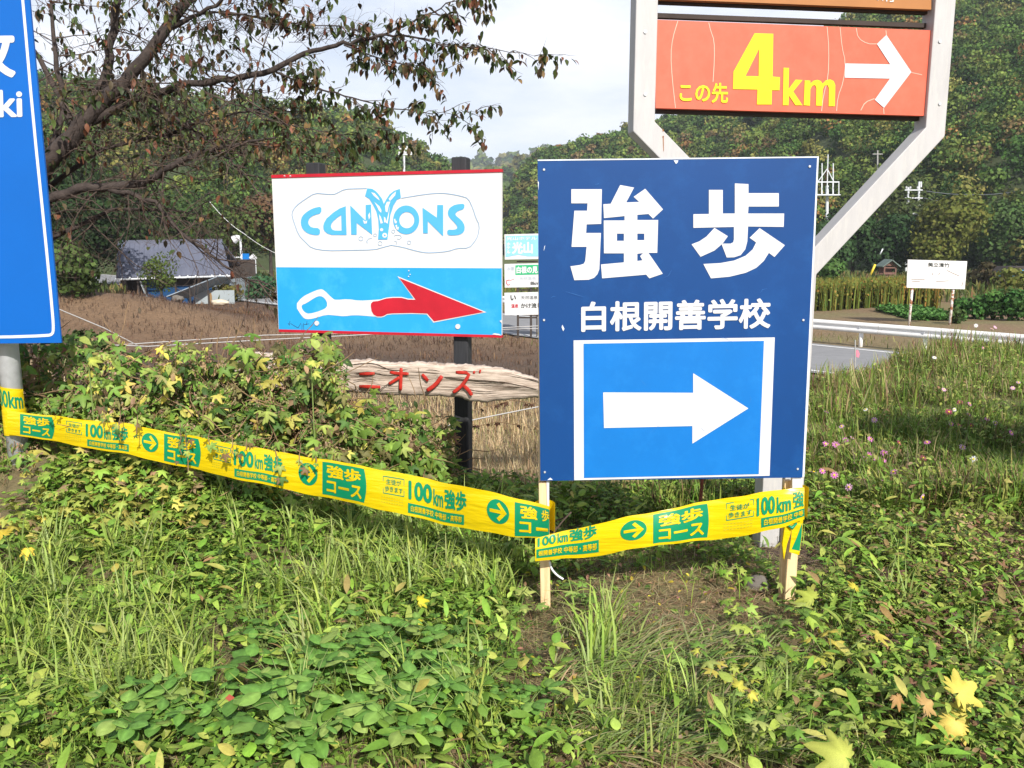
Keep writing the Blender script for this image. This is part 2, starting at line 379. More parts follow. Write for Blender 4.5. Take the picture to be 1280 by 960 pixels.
# ------------------------------------------------------------------ terrain
def vnoise(x, y, s, seed=0):
    x = np.asarray(x, float)/s; y = np.asarray(y, float)/s
    xi = np.floor(x); yi = np.floor(y); fx = x-xi; fy = y-yi; fx = fx*fx*(3-2*fx); fy = fy*fy*(3-2*fy)
    def h(a, b):
        v = np.sin(a*127.1+b*311.7+seed*74.7)*43758.5453; return v-np.floor(v)
    return (h(xi, yi)*(1-fx)+h(xi+1, yi)*fx)*(1-fy)+(h(xi, yi+1)*(1-fx)+h(xi+1, yi+1)*fx)*fy
RP = np.array([14.0, 23.0]); RD = np.array([-14.46, 17.0]); RD /= np.linalg.norm(RD); RN = np.array([-RD[1], RD[0]])
if np.dot(RN, -RP) < 0: RN = -RN
def road_s(x, y):                     # distance from the rail line towards the camera
    return (x-RP[0])*RN[0]+(y-RP[1])*RN[1]
def ridge_h(x, y):
    """the low bank under the hop vines, left of the picture"""
    cy = 4.78+0.02*x
    hh = np.interp(x, [-9, -3.2, -1.6, -1.0, -0.6, -0.25], [0.55, 0.50, 0.55, 0.38, 0.12, 0.0])
    d = (y-cy)/np.where(y < cy, 0.62, 0.7); return hh*np.exp(-d*d)
def H(x, y):
    x = np.asarray(x, float); y = np.asarray(y, float)
    Ye = np.interp(x, [-6, 0.3, 1.6, 3.4, 4.7, 6.1, 7.5, 14], [5.0, 4.9, 6.5, 8.8, 10.2, 11.8, 12.0, 12.5])
    Wd = np.interp(x, [0.3, 3.4], [7.0, 3.2])
    d = np.maximum(0, y-Ye)
    z = -1.76*(1-np.exp(-d/Wd))
    near = np.clip(1-(y-3)/12, 0, 1)
    z = z+(vnoise(x, y, 0.9, 1)-.5)*0.10*near+(vnoise(x, y, 0.3, 2)-.5)*0.05*near+ridge_h(x, y)
    rs = road_s(x, y); far = np.clip((y-10)/10, 0, 1)
    off = np.clip((np.abs(rs-3.2)-3.6)/2.5, 0, 1)
    z = z+far*off*((vnoise(x, y, 3.0, 3)-.5)*0.22+(vnoise(x, y, 9, 4)-.5)*0.25)
    z = np.where((np.abs(rs-3.2) < 3.8) & (y > 18), np.minimum(z, -1.745), z)
    # rough mound below the cherry tree and in front of the shed
    z = z+1.55*np.exp(-((x+15.5)/5.0)**2-((y-31)/4.5)**2)+1.5*np.exp(-((x+11.5)/3.5)**2-((y-12)/5)**2)
    return z
def terrain():
    ys = np.concatenate([np.linspace(-30, 1, 12)[:-1], np.arange(1, 7, .05), np.arange(7, 20, .14), np.geomspace(20, 900, 95)])
    xp = np.concatenate([np.arange(0, 4, .06), np.arange(4, 12, .18), np.geomspace(12, 500, 60)]); xs = np.concatenate([-xp[:0:-1], xp])
    X, Y = np.meshgrid(xs, ys); Z = H(X, Y); V = np.stack([X, Y, Z], -1).reshape(-1, 3)
    nx, ny = len(xs), len(ys); i = np.arange(ny-1)[:, None]*nx+np.arange(nx-1)[None, :]
    F = np.stack([i, i+1, i+1+nx, i+nx], -1).reshape(-1, 4)
    x, y = V[:, 0], V[:, 1]
    soil = np.array([.115, .075, .045]); straw = np.array([.30, .22, .12]); green = np.array([.07, .11, .025]); brown = np.array([.21, .135, .08]); dark = np.array([.105, .07, .048])
    n1 = vnoise(x, y, .35, 5); n2 = vnoise(x, y, 1.7, 6); n3 = vnoise(x, y*2.4, 5, 7)
    c = soil*(1-n1[:, None])+straw*.75*n1[:, None]
    g = np.clip((n2-.35)*2, 0, 1)[:, None]*.75; c = c*(1-g)+green*g
    # left slope and field: dry brown
    fl = np.clip((y-5.2)/1.2, 0, 1)*np.clip((3.0-x+(y-5)*.32)/1.0, 0, 1)
    fieldc = (brown*.55*(1-n3[:, None])+dark*.7*n3[:, None])*np.array([1.05, .95, .92])
    st = np.clip((16-y)/6, 0, 1)*np.clip((x+2.5)/2, 0, 1)*.9; fieldc = fieldc*(1-st[:, None])+straw*st[:, None]
    dk = np.exp(-((y-22-.1*x)/1.8)**2)*.8+np.exp(-((y-15)/3)**2)*.5; dk = np.clip(dk, 0, 1)[:, None]; fieldc = fieldc*(1-dk)+dark*.8*dk
    lt = np.exp(-((y-29)/3.5)**2)[:, None]*.6; fieldc = fieldc*(1-lt)+np.array([.24, .15, .08])*lt
    c = c*(1-fl[:, None])+fieldc*fl[:, None]
    # beyond the rail
    rs = road_s(x, y); br = np.clip(-rs/1.0, 0, 1)*np.clip((y-15)/3, 0, 1)
    bc = np.array([.20, .118, .073])*(1-n2[:, None])+np.array([.17, .15, .06])*n2[:, None]
    fg = np.clip((y-48)/10, 0, 1)[:, None]; bc = bc*(1-fg)+np.array([.10, .12, .035])*fg
    c = c*(1-br[:, None])+bc*br[:, None]
    o = mk_np('ground', V, F, M['soil'], None, c, True); tag(o, kind='structure'); return o
terrain()
def road():
    mb = MB(); ml = MB()
    def pt(s, t, z): q = RP+RN*s+RD*t; return (q[0], q[1], z)
    ts = np.linspace(-30, 160, 60)
    v = [pt(s, t, -1.70) for t in ts for s in (0.5, 6.3)]; mb.add(v, [(2*i, 2*i+1, 2*i+3, 2*i+2) for i in range(len(ts)-1)])
    tag(mb.build('road', M['asphalt']), kind='structure')
    for s0 in (0.85, 5.9):
        v = [pt(s, t, -1.694) for t in ts for s in (s0, s0+.15)]; ml.add(v, [(2*i, 2*i+1, 2*i+3, 2*i+2) for i in range(len(ts)-1)])
    tag(ml.build('road_edge_line', M['road_line']), kind='structure')
road()

# ------------------------------------------------------------------ foliage templates
def t_ovate(w=.34, fold=.10, droop=.18, seg=4):
    ys = np.linspace(0, 1, seg+1); wd = [w*math.sin(PI*y**.88)**.85 if 0 < y < 1 else 0 for y in ys]
    V = []; F = []
    for y, a in zip(ys, wd): V += [(-a, y, fold*a/w-droop*y*y), (0, y, -droop*y*y), (a, y, fold*a/w-droop*y*y)]
    for i in range(seg):
        b = 3*i
        F += [(b, b+1, b+4), (b, b+4, b+3), (b+1, b+2, b+5), (b+1, b+5, b+4)]
    F = [f for f in F if len(set(map(lambda i: V[i], f))) == 3]
    return np.array(V, float), np.array(F)
def t_oval5(w=.33, seg=7):
    V = []; F = []
    for i in range(seg+1):
        y = i/seg; a = w*math.sin(PI*max(.0, min(1, y**.9)))**.7 if 0 < i < seg else .004
        for k, u in enumerate((-1, -.5, 0, .5, 1)): V.append((a*u, y, .05*abs(u)**1.3-.10*abs(u)**3-.22*y*y+(.012*math.sin(y*22) if abs(u) == .5 else 0)))
    for i in range(seg):
        for k in range(4): b = 5*i+k; F += [(b, b+1, b+6), (b, b+6, b+5)]
    return np.array(V, float), np.array(F)
def t_palm(lobes=5, droop=.25, spread=52, depth=.42):
    V = [(0, .22, .03)]; F = []; angs = [(-i)*spread for i in range(-(lobes//2), lobes//2+1)]
    Ls = {0: 1.0, 1: .85, 2: .55, 3: .4}
    def P(r, a, up=0): 
        a = math.radians(90+a); x, y = r*math.cos(a), .22+r*math.sin(a)*.8; return (x, y, up-droop*r*r)
    V.append(P(.16, angs[0]+32))
    prev = 1
    for i, a in enumerate(angs):
        k = abs(i-lobes//2); Lh = Ls[k]*.8
        a0 = len(V)
        V.append(P(Lh*.58, a+17, -.02)); V.append(P(Lh*.86, a+7, .0)); V.append(P(Lh, a, -.02)); V.append(P(Lh*.86, a-7, .0)); V.append(P(Lh*.58, a-17, -.02)); V.append(P(Lh*.5, a, .05))
        val = P(depth*.8 if i < lobes-1 else .16, a-spread/2 if i < lobes-1 else a-32); V.append(val)
        c = a0+5
        F += [(0, prev, c), (prev, a0, c), (a0, a0+1, c), (a0+1, a0+2, c), (a0+2, a0+3, c), (a0+3, a0+4, c), (a0+4, a0+6, c), (a0+6, 0, c)]
        prev = a0+6
    return np.array(V, float), np.array(F)
def t_blade(bend=.6, w=.018, seg=5, kink=None):
    V = []; F = []; x = 0; y = 0; z = 0; a = 0
    for i in range(seg+1):
        t = i/seg; ww = w*(1-t**1.8)*(.6+.4*min(1, t*4))
        if i == seg: ww = .001
        V += [(-ww, y, z), (ww, y, z+ww*.4)]
        a = bend*(t**.8)*1.6; 
        if kink and t > kink: a += .9
        y += math.sin(a)/seg; z += math.cos(a)/seg
    for i in range(seg): b = 2*i; F += [(b, b+1, b+3), (b, b+3, b+2)]
    return np.array(V, float), np.array(F)
def rots(yaw, pitch, roll):
    """pitch tips the +Y axis up; roll about Y; then yaw about Z"""
    cy, sy, cp, sp, cr, sr = np.cos(yaw), np.sin(yaw), np.cos(pitch), np.sin(pitch), np.cos(roll), np.sin(roll)
    n = len(yaw); R = np.zeros((n, 3, 3)); A = np.zeros((n, 3, 3)); B = np.zeros((n, 3, 3)); C = np.zeros((n, 3, 3))
    A[:, 0, 0] = cr; A[:, 0, 2] = sr; A[:, 1, 1] = 1; A[:, 2, 0] = -sr; A[:, 2, 2] = cr
    B[:, 0, 0] = 1; B[:, 1, 1] = cp; B[:, 1, 2] = -sp; B[:, 2, 1] = sp; B[:, 2, 2] = cp
    C[:, 0, 0] = cy; C[:, 0, 1] = -sy; C[:, 1, 0] = sy; C[:, 1, 1] = cy; C[:, 2, 2] = 1
    return C@B@A
class Scatter:
    def __init__(s): s.V = []; s.F = []; s.C = []; s.n = 0; s.tris = 0
    def add(s, tmpl, pos, R, sc, col, tipcol=None):
        V, F = tmpl; n = len(pos)
        if n == 0: return
        sc = np.asarray(sc); sc = sc.reshape(n, 1, -1) if sc.ndim > 1 else sc.reshape(n, 1, 1)
        P = (V[None]*sc)@np.transpose(R, (0, 2, 1))+np.asarray(pos)[:, None, :]
        c = np.repeat(np.asarray(col)[:, None, :], len(V), 1)
        if tipcol is not None:
            t = np.clip(V[:, 1:2] if tipcol[1] == 'y' else V[:, 2:3], 0, 1)[None]; c = c*(1-t)+tipcol[0][:, None, :]*t
        f = (F[None]+(np.arange(n)*len(V))[:, None, None]+s.n).reshape(-1, 3)
        s.V.append(P.reshape(-1, 3)); s.F.append(f); s.C.append(c.reshape(-1, 3)); s.n += n*len(V); s.tris += len(f)
    def build(s, name, m, parent=None):
        return mk_np(name, np.concatenate(s.V), np.concatenate(s.F), m, parent, np.concatenate(s.C))
def pal(n, cols, w=None, jit=.18):
    cols = np.array(cols, float); idx = rng.choice(len(cols), n, p=None if w is None else np.array(w)/sum(w))
    c = cols[idx]*(1+rng.normal(0, jit, (n, 1)))*(1+rng.normal(0, .05, (n, 3))); return np.clip(c, .004, .95)
OV = t_ovate(); OV2 = t_ovate(.25, .08, .35, 3); OVL = t_oval5(); OVC = t_ovate(.25, .07, .3, 4); LAN = t_ovate(.14, .04, .4, 4)
PALM = t_palm(5, .28); PALM3 = t_palm(3, .3, 60, .3); PALM7 = t_palm(7, .22, 44, .45)
BL = [t_blade(b) for b in (.25, .45, .7, .95, 1.2)]; BLK = t_blade(.5, .018, 5, .5)
QUAD = (np.array([(-.5, -.5, 0), (.5, -.5, .1), (.5, .5, 0), (-.5, .5, -.1)], float), np.array([(0, 1, 2), (0, 2, 3)]))
TRI = (np.array([(-.35, 0, 0), (.35, 0, .04), (0, 1, -.1)], float), np.array([(0, 1, 2)]))
G_FRESH = (.21, .35, .05); G_MID = (.15, .26, .038); G_DEEP = (.08, .155, .028); G_LIME = (.34, .43, .08); G_YEL = (.50, .43, .05); G_OLV = (.15, .18, .04)
STRAW = (.46, .36, .20); BROWN = (.20, .11, .06); TAN = (.36, .24, .13)

def far_crown(sc, c, r, n, size, base, jit=.22, lobes=6, squash=.85):
    """leaf cards on the shells of several lobes"""
    c = np.array(c, float); k = lobes
    lc = rng.normal(0, 1, (k, 3)); lc /= np.linalg.norm(lc, axis=1)[:, None]; lc *= (rng.uniform(.25, .62, (k, 1)))*r; lc[:, 2] *= squash; lc[0] = 0
    lr = rng.uniform(.42, .66, k)*r; lr[0] = .72*r; lb = 1+rng.normal(0, .13, k)
    i = rng.integers(0, k, n); d = rng.normal(0, 1, (n, 3)); d /= np.linalg.norm(d, axis=1)[:, None]; d[:, 2] = np.abs(d[:, 2])*np.where(rng.random(n) < .72, 1, -1)
    p = c+lc[i]+d*(lr[i]*rng.uniform(.72, 1.08, n))[:, None]*np.array([1, 1, squash])
    nrm = d+rng.normal(0, .42, (n, 3)); nrm /= np.linalg.norm(nrm, axis=1)[:, None]
    t = np.cross(nrm, rng.normal(0, 1, (n, 3))); t /= np.linalg.norm(t, axis=1)[:, None]+1e-9; b = np.cross(nrm, t)
    R = np.stack([t, b, nrm], -1); s = size*rng.uniform(.6, 1.35, n)
    col = np.array(base)[None]*(lb[i][:, None])*(1+rng.normal(0, jit*.6, (n, 1)))*(1+rng.normal(0, .06, (n, 3)))
    sc.add(QUAD, p, R, s, np.clip(col, .003, .9))

# ------------------------------------------------------------------ hills with forest
H_DG = (.045, .095, .020); H_MG = (.085, .145, .028); H_LG = (.15, .20, .04); H_OL = (.18, .175, .045); H_OR = (.26, .14, .045); H_BR = (.17, .12, .05)
def hill(name, px, rid, Dr, Db, crowns=None, rad=(2.4, 4.4), cards=230, csize=.62, w=(3, 5, 3, 2, .8, .8), zb=-1.9, col=(.045, .06, .02), drop=3.2, pal_=None, bulge=.10):
    px = np.array(px, float); nU, nV = 90, 40; us = np.linspace(px[0], px[-1], nU)
    def surf(u, v):
        rp = np.interp(u, px, rid); dr = np.interp(u, px, Dr); db = np.interp(u, px, Db)
        a = np.array([atY(uu, 304, 1.0)[0] for uu in np.atleast_1d(u)])
        top = np.array([atY(uu, r, d)[2] for uu, r, d in zip(np.atleast_1d(u), np.atleast_1d(rp), np.atleast_1d(dr))])-drop
        d = db+(dr-db)*v; z = zb+(top-zb)*(v+bulge*np.sin(v*PI))
        x = a*d
        z = z+(vnoise(x, d, 26, 8)-.5)*9*np.sin(v*PI)+(vnoise(x, d, 60, 9)-.5)*12*np.sin(v*PI)
        return x, d, z
    U, Vv = np.meshgrid(us, np.linspace(0, 1, nV)); x, y, z = surf(U.ravel(), Vv.ravel())
    V = np.stack([x, y, z], -1); i = np.arange(nV-1)[:, None]*nU+np.arange(nU-1)[None, :]
    F = np.stack([i, i+1, i+1+nU, i+nU], -1).reshape(-1, 4)
    # back side
    back = V[-nU:].copy(); back[:, 1] += 60; back[:, 2] = zb; V = np.concatenate([V, back]); o_ = nV*nU; j = np.arange(nU-1)
    F = np.concatenate([F, np.stack([(nV-1)*nU+j, (nV-1)*nU+j+1, o_+j+1, o_+j], -1)])
    tag(mk_np(name, V, F, M['soil'], None, np.array([col]*len(V)), True), kind='structure')
    if crowns:
        sc = Scatter(); u = rng.uniform(px[0], px[-1], crowns); v = rng.random(crowns)**.85
        x, y, z = surf(u, v)
        P_ = pal_ or [H_DG, H_MG, H_LG, H_OL, H_OR, H_BR]; ww = np.array(w)/sum(w)
        for k in range(crowns):
            r = rng.uniform(*rad); base = np.array(P_[rng.choice(len(P_), p=ww)])*rng.uniform(.7, 1.3)
            sz = csize*max(.75, min(1.6, y[k]/190))
            far_crown(sc, (x[k], y[k], z[k]+r*rng.uniform(.4, 1.1)), r, int(cards*(.8 if y[k] > 200 else 1.15)), sz, base, .24, 6, .95)
        f = sc.build(name.replace('hillside', 'forest'), M['leaf_far']); tag(f, kind='stuff')
        return sc.tris
print('hill tris', hill('hillside', [618, 630, 640, 655, 672, 740, 800, 860, 930, 1000, 1075, 1170, 1290, 1420], [300, 255, 235, 212, 195, 174, 157, 135, 100, 55, 5, -40, -85, -110],
     [330, 325, 320, 318, 315, 310, 305, 300, 295, 290, 280, 272, 265, 255], [250, 235, 225, 215, 205, 180, 160, 145, 130, 118, 108, 98, 88, 78], 3500, (1.7, 3.2), 170, .42, w=(3, 5, 3.4, 2, .45, .7)))
print('hill2 tris', hill('hillside_left', [-420, -200, 0, 150, 330, 400, 440, 480, 520, 550, 575, 600, 612], [50, 62, 85, 104, 120, 128, 136, 152, 173, 192, 225, 262, 300],
     [210, 215, 220, 225, 235, 240, 245, 250, 255, 260, 262, 265, 268], [72, 75, 80, 90, 105, 120, 135, 150, 170, 190, 205, 225, 240], 1700, (1.7, 3.3), 140, .46, w=(4, 5, 2, 2, .5, .6)))
print(hill('hillside_middle', [600, 622, 640, 660, 700, 760], [226, 214, 208, 199, 196, 190], [620]*6, [480]*6, 160, (5, 8), 90, 1.9, w=(2, 4, 3, 2, 1, 1), drop=6))
hill('hillside_far', [440, 540, 575, 600, 630, 655, 690, 760, 900], [190, 203, 204, 202, 201, 193, 190, 184, 170], [1100]*9, [900]*9, 420, (8, 13), 70, 3.4, w=(3, 4, 2, 2, .5, .3), drop=9)

# ------------------------------------------------------------------ trees as things
def tree(name, label, x, y, h, r, size, n, base, trunk=.12, group=None, cat='tree', z0=None, squash=1.0, lobes=8, low=.0):
    size *= .66; n = int(n*1.9)
    z = float(H(x, y)) if z0 is None else z0
    t = empty(name, (x, y, z), label, cat, group)
    cz = z+h-r*squash; mb = MB(); top = np.array([x+rng.uniform(-.2, .2), y, cz+r*.3])
    base_p = np.array([x, y, z-.1]); mid = (base_p+top)/2+rng.normal(0, .06*h*.3, 3)*np.array([1, 1, 0])
    mb.tube([base_p, base_p*.7+mid*.3, mid, top], [trunk, trunk*.85, trunk*.65, trunk*.25], 7)
    for k in range(6):
        a = 2*PI*k/6+rng.uniform(0, .8); s = base_p*.45+top*.55 if k % 2 else mid
        e = np.array([x+math.cos(a)*r*.75, y+math.sin(a)*r*.75, cz+rng.uniform(-.2, .5)*r]); m_ = (s+e)/2+np.array([0, 0, .08*r])
        mb.tube([s, m_, e], [trunk*.4, trunk*.25, trunk*.08], 5)
    mb.build('trunk', M['bark'], t, True)
    sc = Scatter(); far_crown(sc, (x, y, cz-low), r, n, size, base, .26, lobes, squash)
    tag(sc.build('crown', M['leaf_far'], t)); return t
def bush(name, label, x, y, r, size, n, base, group=None, h=None, cat='bush'):
    z = float(H(x, y)); t = empty(name, (x, y, z), label, cat, group); hh = h or r*1.3
    mb = MB()
    for k in range(7):
        a = 2*PI*k/7; mb.tube([(x, y, z-.05), (x+math.cos(a)*r*.3, y+math.sin(a)*r*.3, z+hh*.4), (x+math.cos(a)*r*.6, y+math.sin(a)*r*.6, z+hh*.75)], [.03*r+.01, .02*r+.006, .004], 5)
    mb.build('stem', M['twig'], t, True)
    sc = Scatter(); far_crown(sc, (x, y, z+hh*.45), r, n, size, base, .28, 7, hh/r*.5/.8)
    sc.build('foliage', M['leaf_far'], t); return t
def gx(px, Y): return (px-640)/FPX*Y/ (math.cos(PITCH)) * 1.0 if False else atY(px, 304, Y)[0]
# right side, at the foot of the hill
tree('broadleaf_tree', 'rounded yellow green tree standing right of the double pole above the noticeboard', gx(1178, 84), 84, 8.4, 4.0, .36, 3600, (.135, .15, .028), .25, z0=-1.8, lobes=12)
tree('broadleaf_tree', 'dark green tree behind the small shrine, left of the yellow green tree', gx(1112, 88), 88, 6.6, 3.4, .36, 2600, (.028, .062, .018), .22, z0=-1.8, lobes=10)
tree('broadleaf_tree', 'tall dark tree left of the shrine under the sloping white sign frame', gx(1068, 90), 90, 7.6, 3.4, .36, 2400, (.034, .075, .02), .22, z0=-1.8, lobes=10)
tree('broadleaf_tree', 'dark tree half hidden behind the sign frame post above the seedling rows', gx(1030, 86), 86, 5.6, 2.8, .36, 1800, (.04, .085, .025), .2, z0=-1.8)
tree('broadleaf_tree', 'mid green tree at the right edge above the blue cover', gx(1258, 92), 92, 8.0, 4.0, .4, 2600, (.055, .10, .024), .22, z0=-1.8, lobes=10)
tree('broadleaf_tree', 'dark rounded tree in the gap between the yellow green tree and the right edge', gx(1215, 96), 96, 6.0, 3.2, .4, 1800, (.042, .08, .022), .2, z0=-1.8)
tree('broadleaf_tree', 'olive tree above the double utility pole on the lower slope', gx(1140, 100), 100, 11.0, 4.2, .42, 2300, (.07, .095, .025), .22, z0=-1.8)
bush('round_bush', 'dark brownish round bush right of the white noticeboard', gx(1236, 62), 62, 1.5, .2, 700, (.085, .07, .03))
bush('round_bush', 'pale green bush beside the sign frame post behind the seedlings', gx(1037, 68), 68, 1.6, .2, 700, (.07, .14, .03))
bush('round_bush', 'yellow green shrub at the right edge below the blue cover', gx(1268, 52), 52, 1.5, .18, 700, (.15, .17, .035))
bush('round_bush', 'dark small bush in front of the rail at the base of the right noticeboard leg', gx(1203, 33.5), 33.5, .42, .09, 300, (.05, .085, .02))
for k, (px, Y, r, c) in enumerate([(1212, 37, .62, (.06, .15, .03)), (1230, 36.5, .7, (.07, .17, .035)), (1250, 36, .75, (.065, .15, .03)), (1272, 35.5, .8, (.05, .13, .028)), (1292, 35, .8, (.06, .14, .03))]):
    bush('vegetable_plant', ['leftmost leafy vegetable plant in the row right of the noticeboard', 'second leafy vegetable plant from the noticeboard in the garden row', 'third and fullest leafy plant in the garden row', 'fourth leafy vegetable plant, near the right edge', 'last vegetable plant of the row, cut by the right edge'][k], gx(px, Y), Y, r, .11, 700, c, 'leafy vegetables in a row beyond the guard rail', 1.0+.1*k, 'plant')
# low green crop patch
def patch(name, x0, x1, y0, y1, n, s, cols, w=None, tmpl=OV2, mat_='leaf_far', pit=(.2, 1.2)):
    x = rng.uniform(x0, x1, n); y = rng.uniform(y0, y1, n); z = H(x, y); sc = Scatter()
    sc.add(tmpl, np.stack([x, y, z+rng.uniform(0, s*.8, n)], -1), rots(rng.uniform(0, 2*PI, n), rng.uniform(*pit, n), rng.uniform(-.6, .6, n)), s*rng.uniform(.6, 1.3, n), pal(n, cols, w))
    return tag(sc.build(name, M[mat_]), kind='stuff')
patch('low_crop', gx(1130, 37), gx(1195, 37), 35.5, 39.5, 3500, .22, [(.10, .22, .05), (.07, .17, .035)])
# rows of tall seedlings
def seedlings():
    L_ = ['first', 'second', 'third', 'fourth', 'fifth', 'sixth', 'seventh', 'eighth', 'ninth', 'tenth', 'eleventh', 'twelfth', 'thirteenth', 'fourteenth', 'fifteenth']
    for k in range(15):
        Y = 40.5+k*.12; x = gx(1023+k*10.9, Y); sc = Scatter(); n = 620
        tt = empty('seedling_row', (x, Y, float(H(x, Y))), f'{L_[k]} row of feathery yellow green seedlings counting right from the blue sign', 'plant row', 'rows of tall feathery seedlings')
        yy = Y+rng.uniform(0, 7.5, n)**1.0; xx = x+(yy-Y)*gx(1023+k*10.9, 1)*.9+rng.normal(0, .075, n); z = H(xx, yy)
        hh = rng.uniform(1.0, 1.45, n); c = pal(n, [(.16, .19, .035), (.22, .20, .04), (.10, .15, .03), (.30, .18, .04)], [4, 3, 2, 1+(k > 9)*2])
        sc.add(t_blade(.12, .03, 3), np.stack([xx, yy, z], -1), rots(rng.uniform(0, 2*PI, n), np.zeros(n), np.zeros(n)), hh, c)
        m_ = 900; yy = Y+rng.uniform(0, 7.5, m_); xx = x+(yy-Y)*gx(1023+k*10.9, 1)*.9+rng.normal(0, .10, m_); z = H(xx, yy)+rng.uniform(.15, 1.3, m_)
        sc.add(QUAD, np.stack([xx, yy, z], -1), rots(rng.uniform(0, 6.3, m_), rng.uniform(0, 3, m_), rng.uniform(0, 3, m_)), rng.uniform(.05, .12, m_), pal(m_, [(.16, .19, .035), (.22, .20, .04), (.10, .15, .03), (.30, .18, .04)], [4, 3, 2, 1+(k > 9)*2]))
        sc.build('foliage', M['leaf_far'], tt)
seedlings()
# left side
tree('dark_tree', 'dense dark evergreen beside the shed, partly behind the big blue sign', gx(112, 44), 44, 6.8, 2.7, .18, 5200, (.022, .045, .014), .2, squash=1.1, lobes=10)
tree('dark_tree', 'shadowy tree rising above the left end of the shed roof', gx(70, 52), 52, 10, 4, .25, 4200, (.03, .055, .017), .25, lobes=10)
tree('small_tree', 'small thin green tree in front of the grey shed roof', gx(197, 38), 38, 2.9, 1.0, .10, 750, (.075, .11, .02), .07, lobes=6)
tree('broadleaf_tree', 'mid green tree directly behind the middle of the shed', gx(215, 66), 66, 8.5, 4.2, .32, 2800, (.045, .08, .02), .22, z0=-1.9, lobes=10)
tree('broadleaf_tree', 'dark green tree behind the left half of the shed', gx(150, 62), 62, 8.8, 4.0, .32, 2600, (.03, .055, .016), .22, z0=-1.9, lobes=10)
tree('broadleaf_tree', 'lighter green tree behind the street lamp, left of the white and blue sign', gx(285, 72), 72, 7.5, 3.6, .32, 2200, (.07, .10, .025), .2, z0=-1.9)
tree('broadleaf_tree', 'reddish brown tree touching the left edge of the white and blue sign', gx(337, 74), 74, 8.0, 3.0, .32, 1600, (.13, .075, .04), .2, z0=-1.9)
bush('round_bush', 'yellowish bush at the right end of the shed', gx(286, 47), 47, .95, .13, 700, (.13, .12, .025))
bush('round_bush', 'blue green bush between the yellowish bush and the white and blue sign', gx(322, 50), 50, 1.3, .15, 800, (.04, .10, .04))
bush('round_bush', 'leafy bush between the big blue sign and the dark evergreen', gx(88, 30), 30, 1.3, .12, 1300, (.055, .09, .02), h=2.0)
bush('round_bush', 'low bush under the lower right corner of the big blue sign', gx(90, 17), 17, .8, .08, 900, (.05, .085, .02), h=1.0)

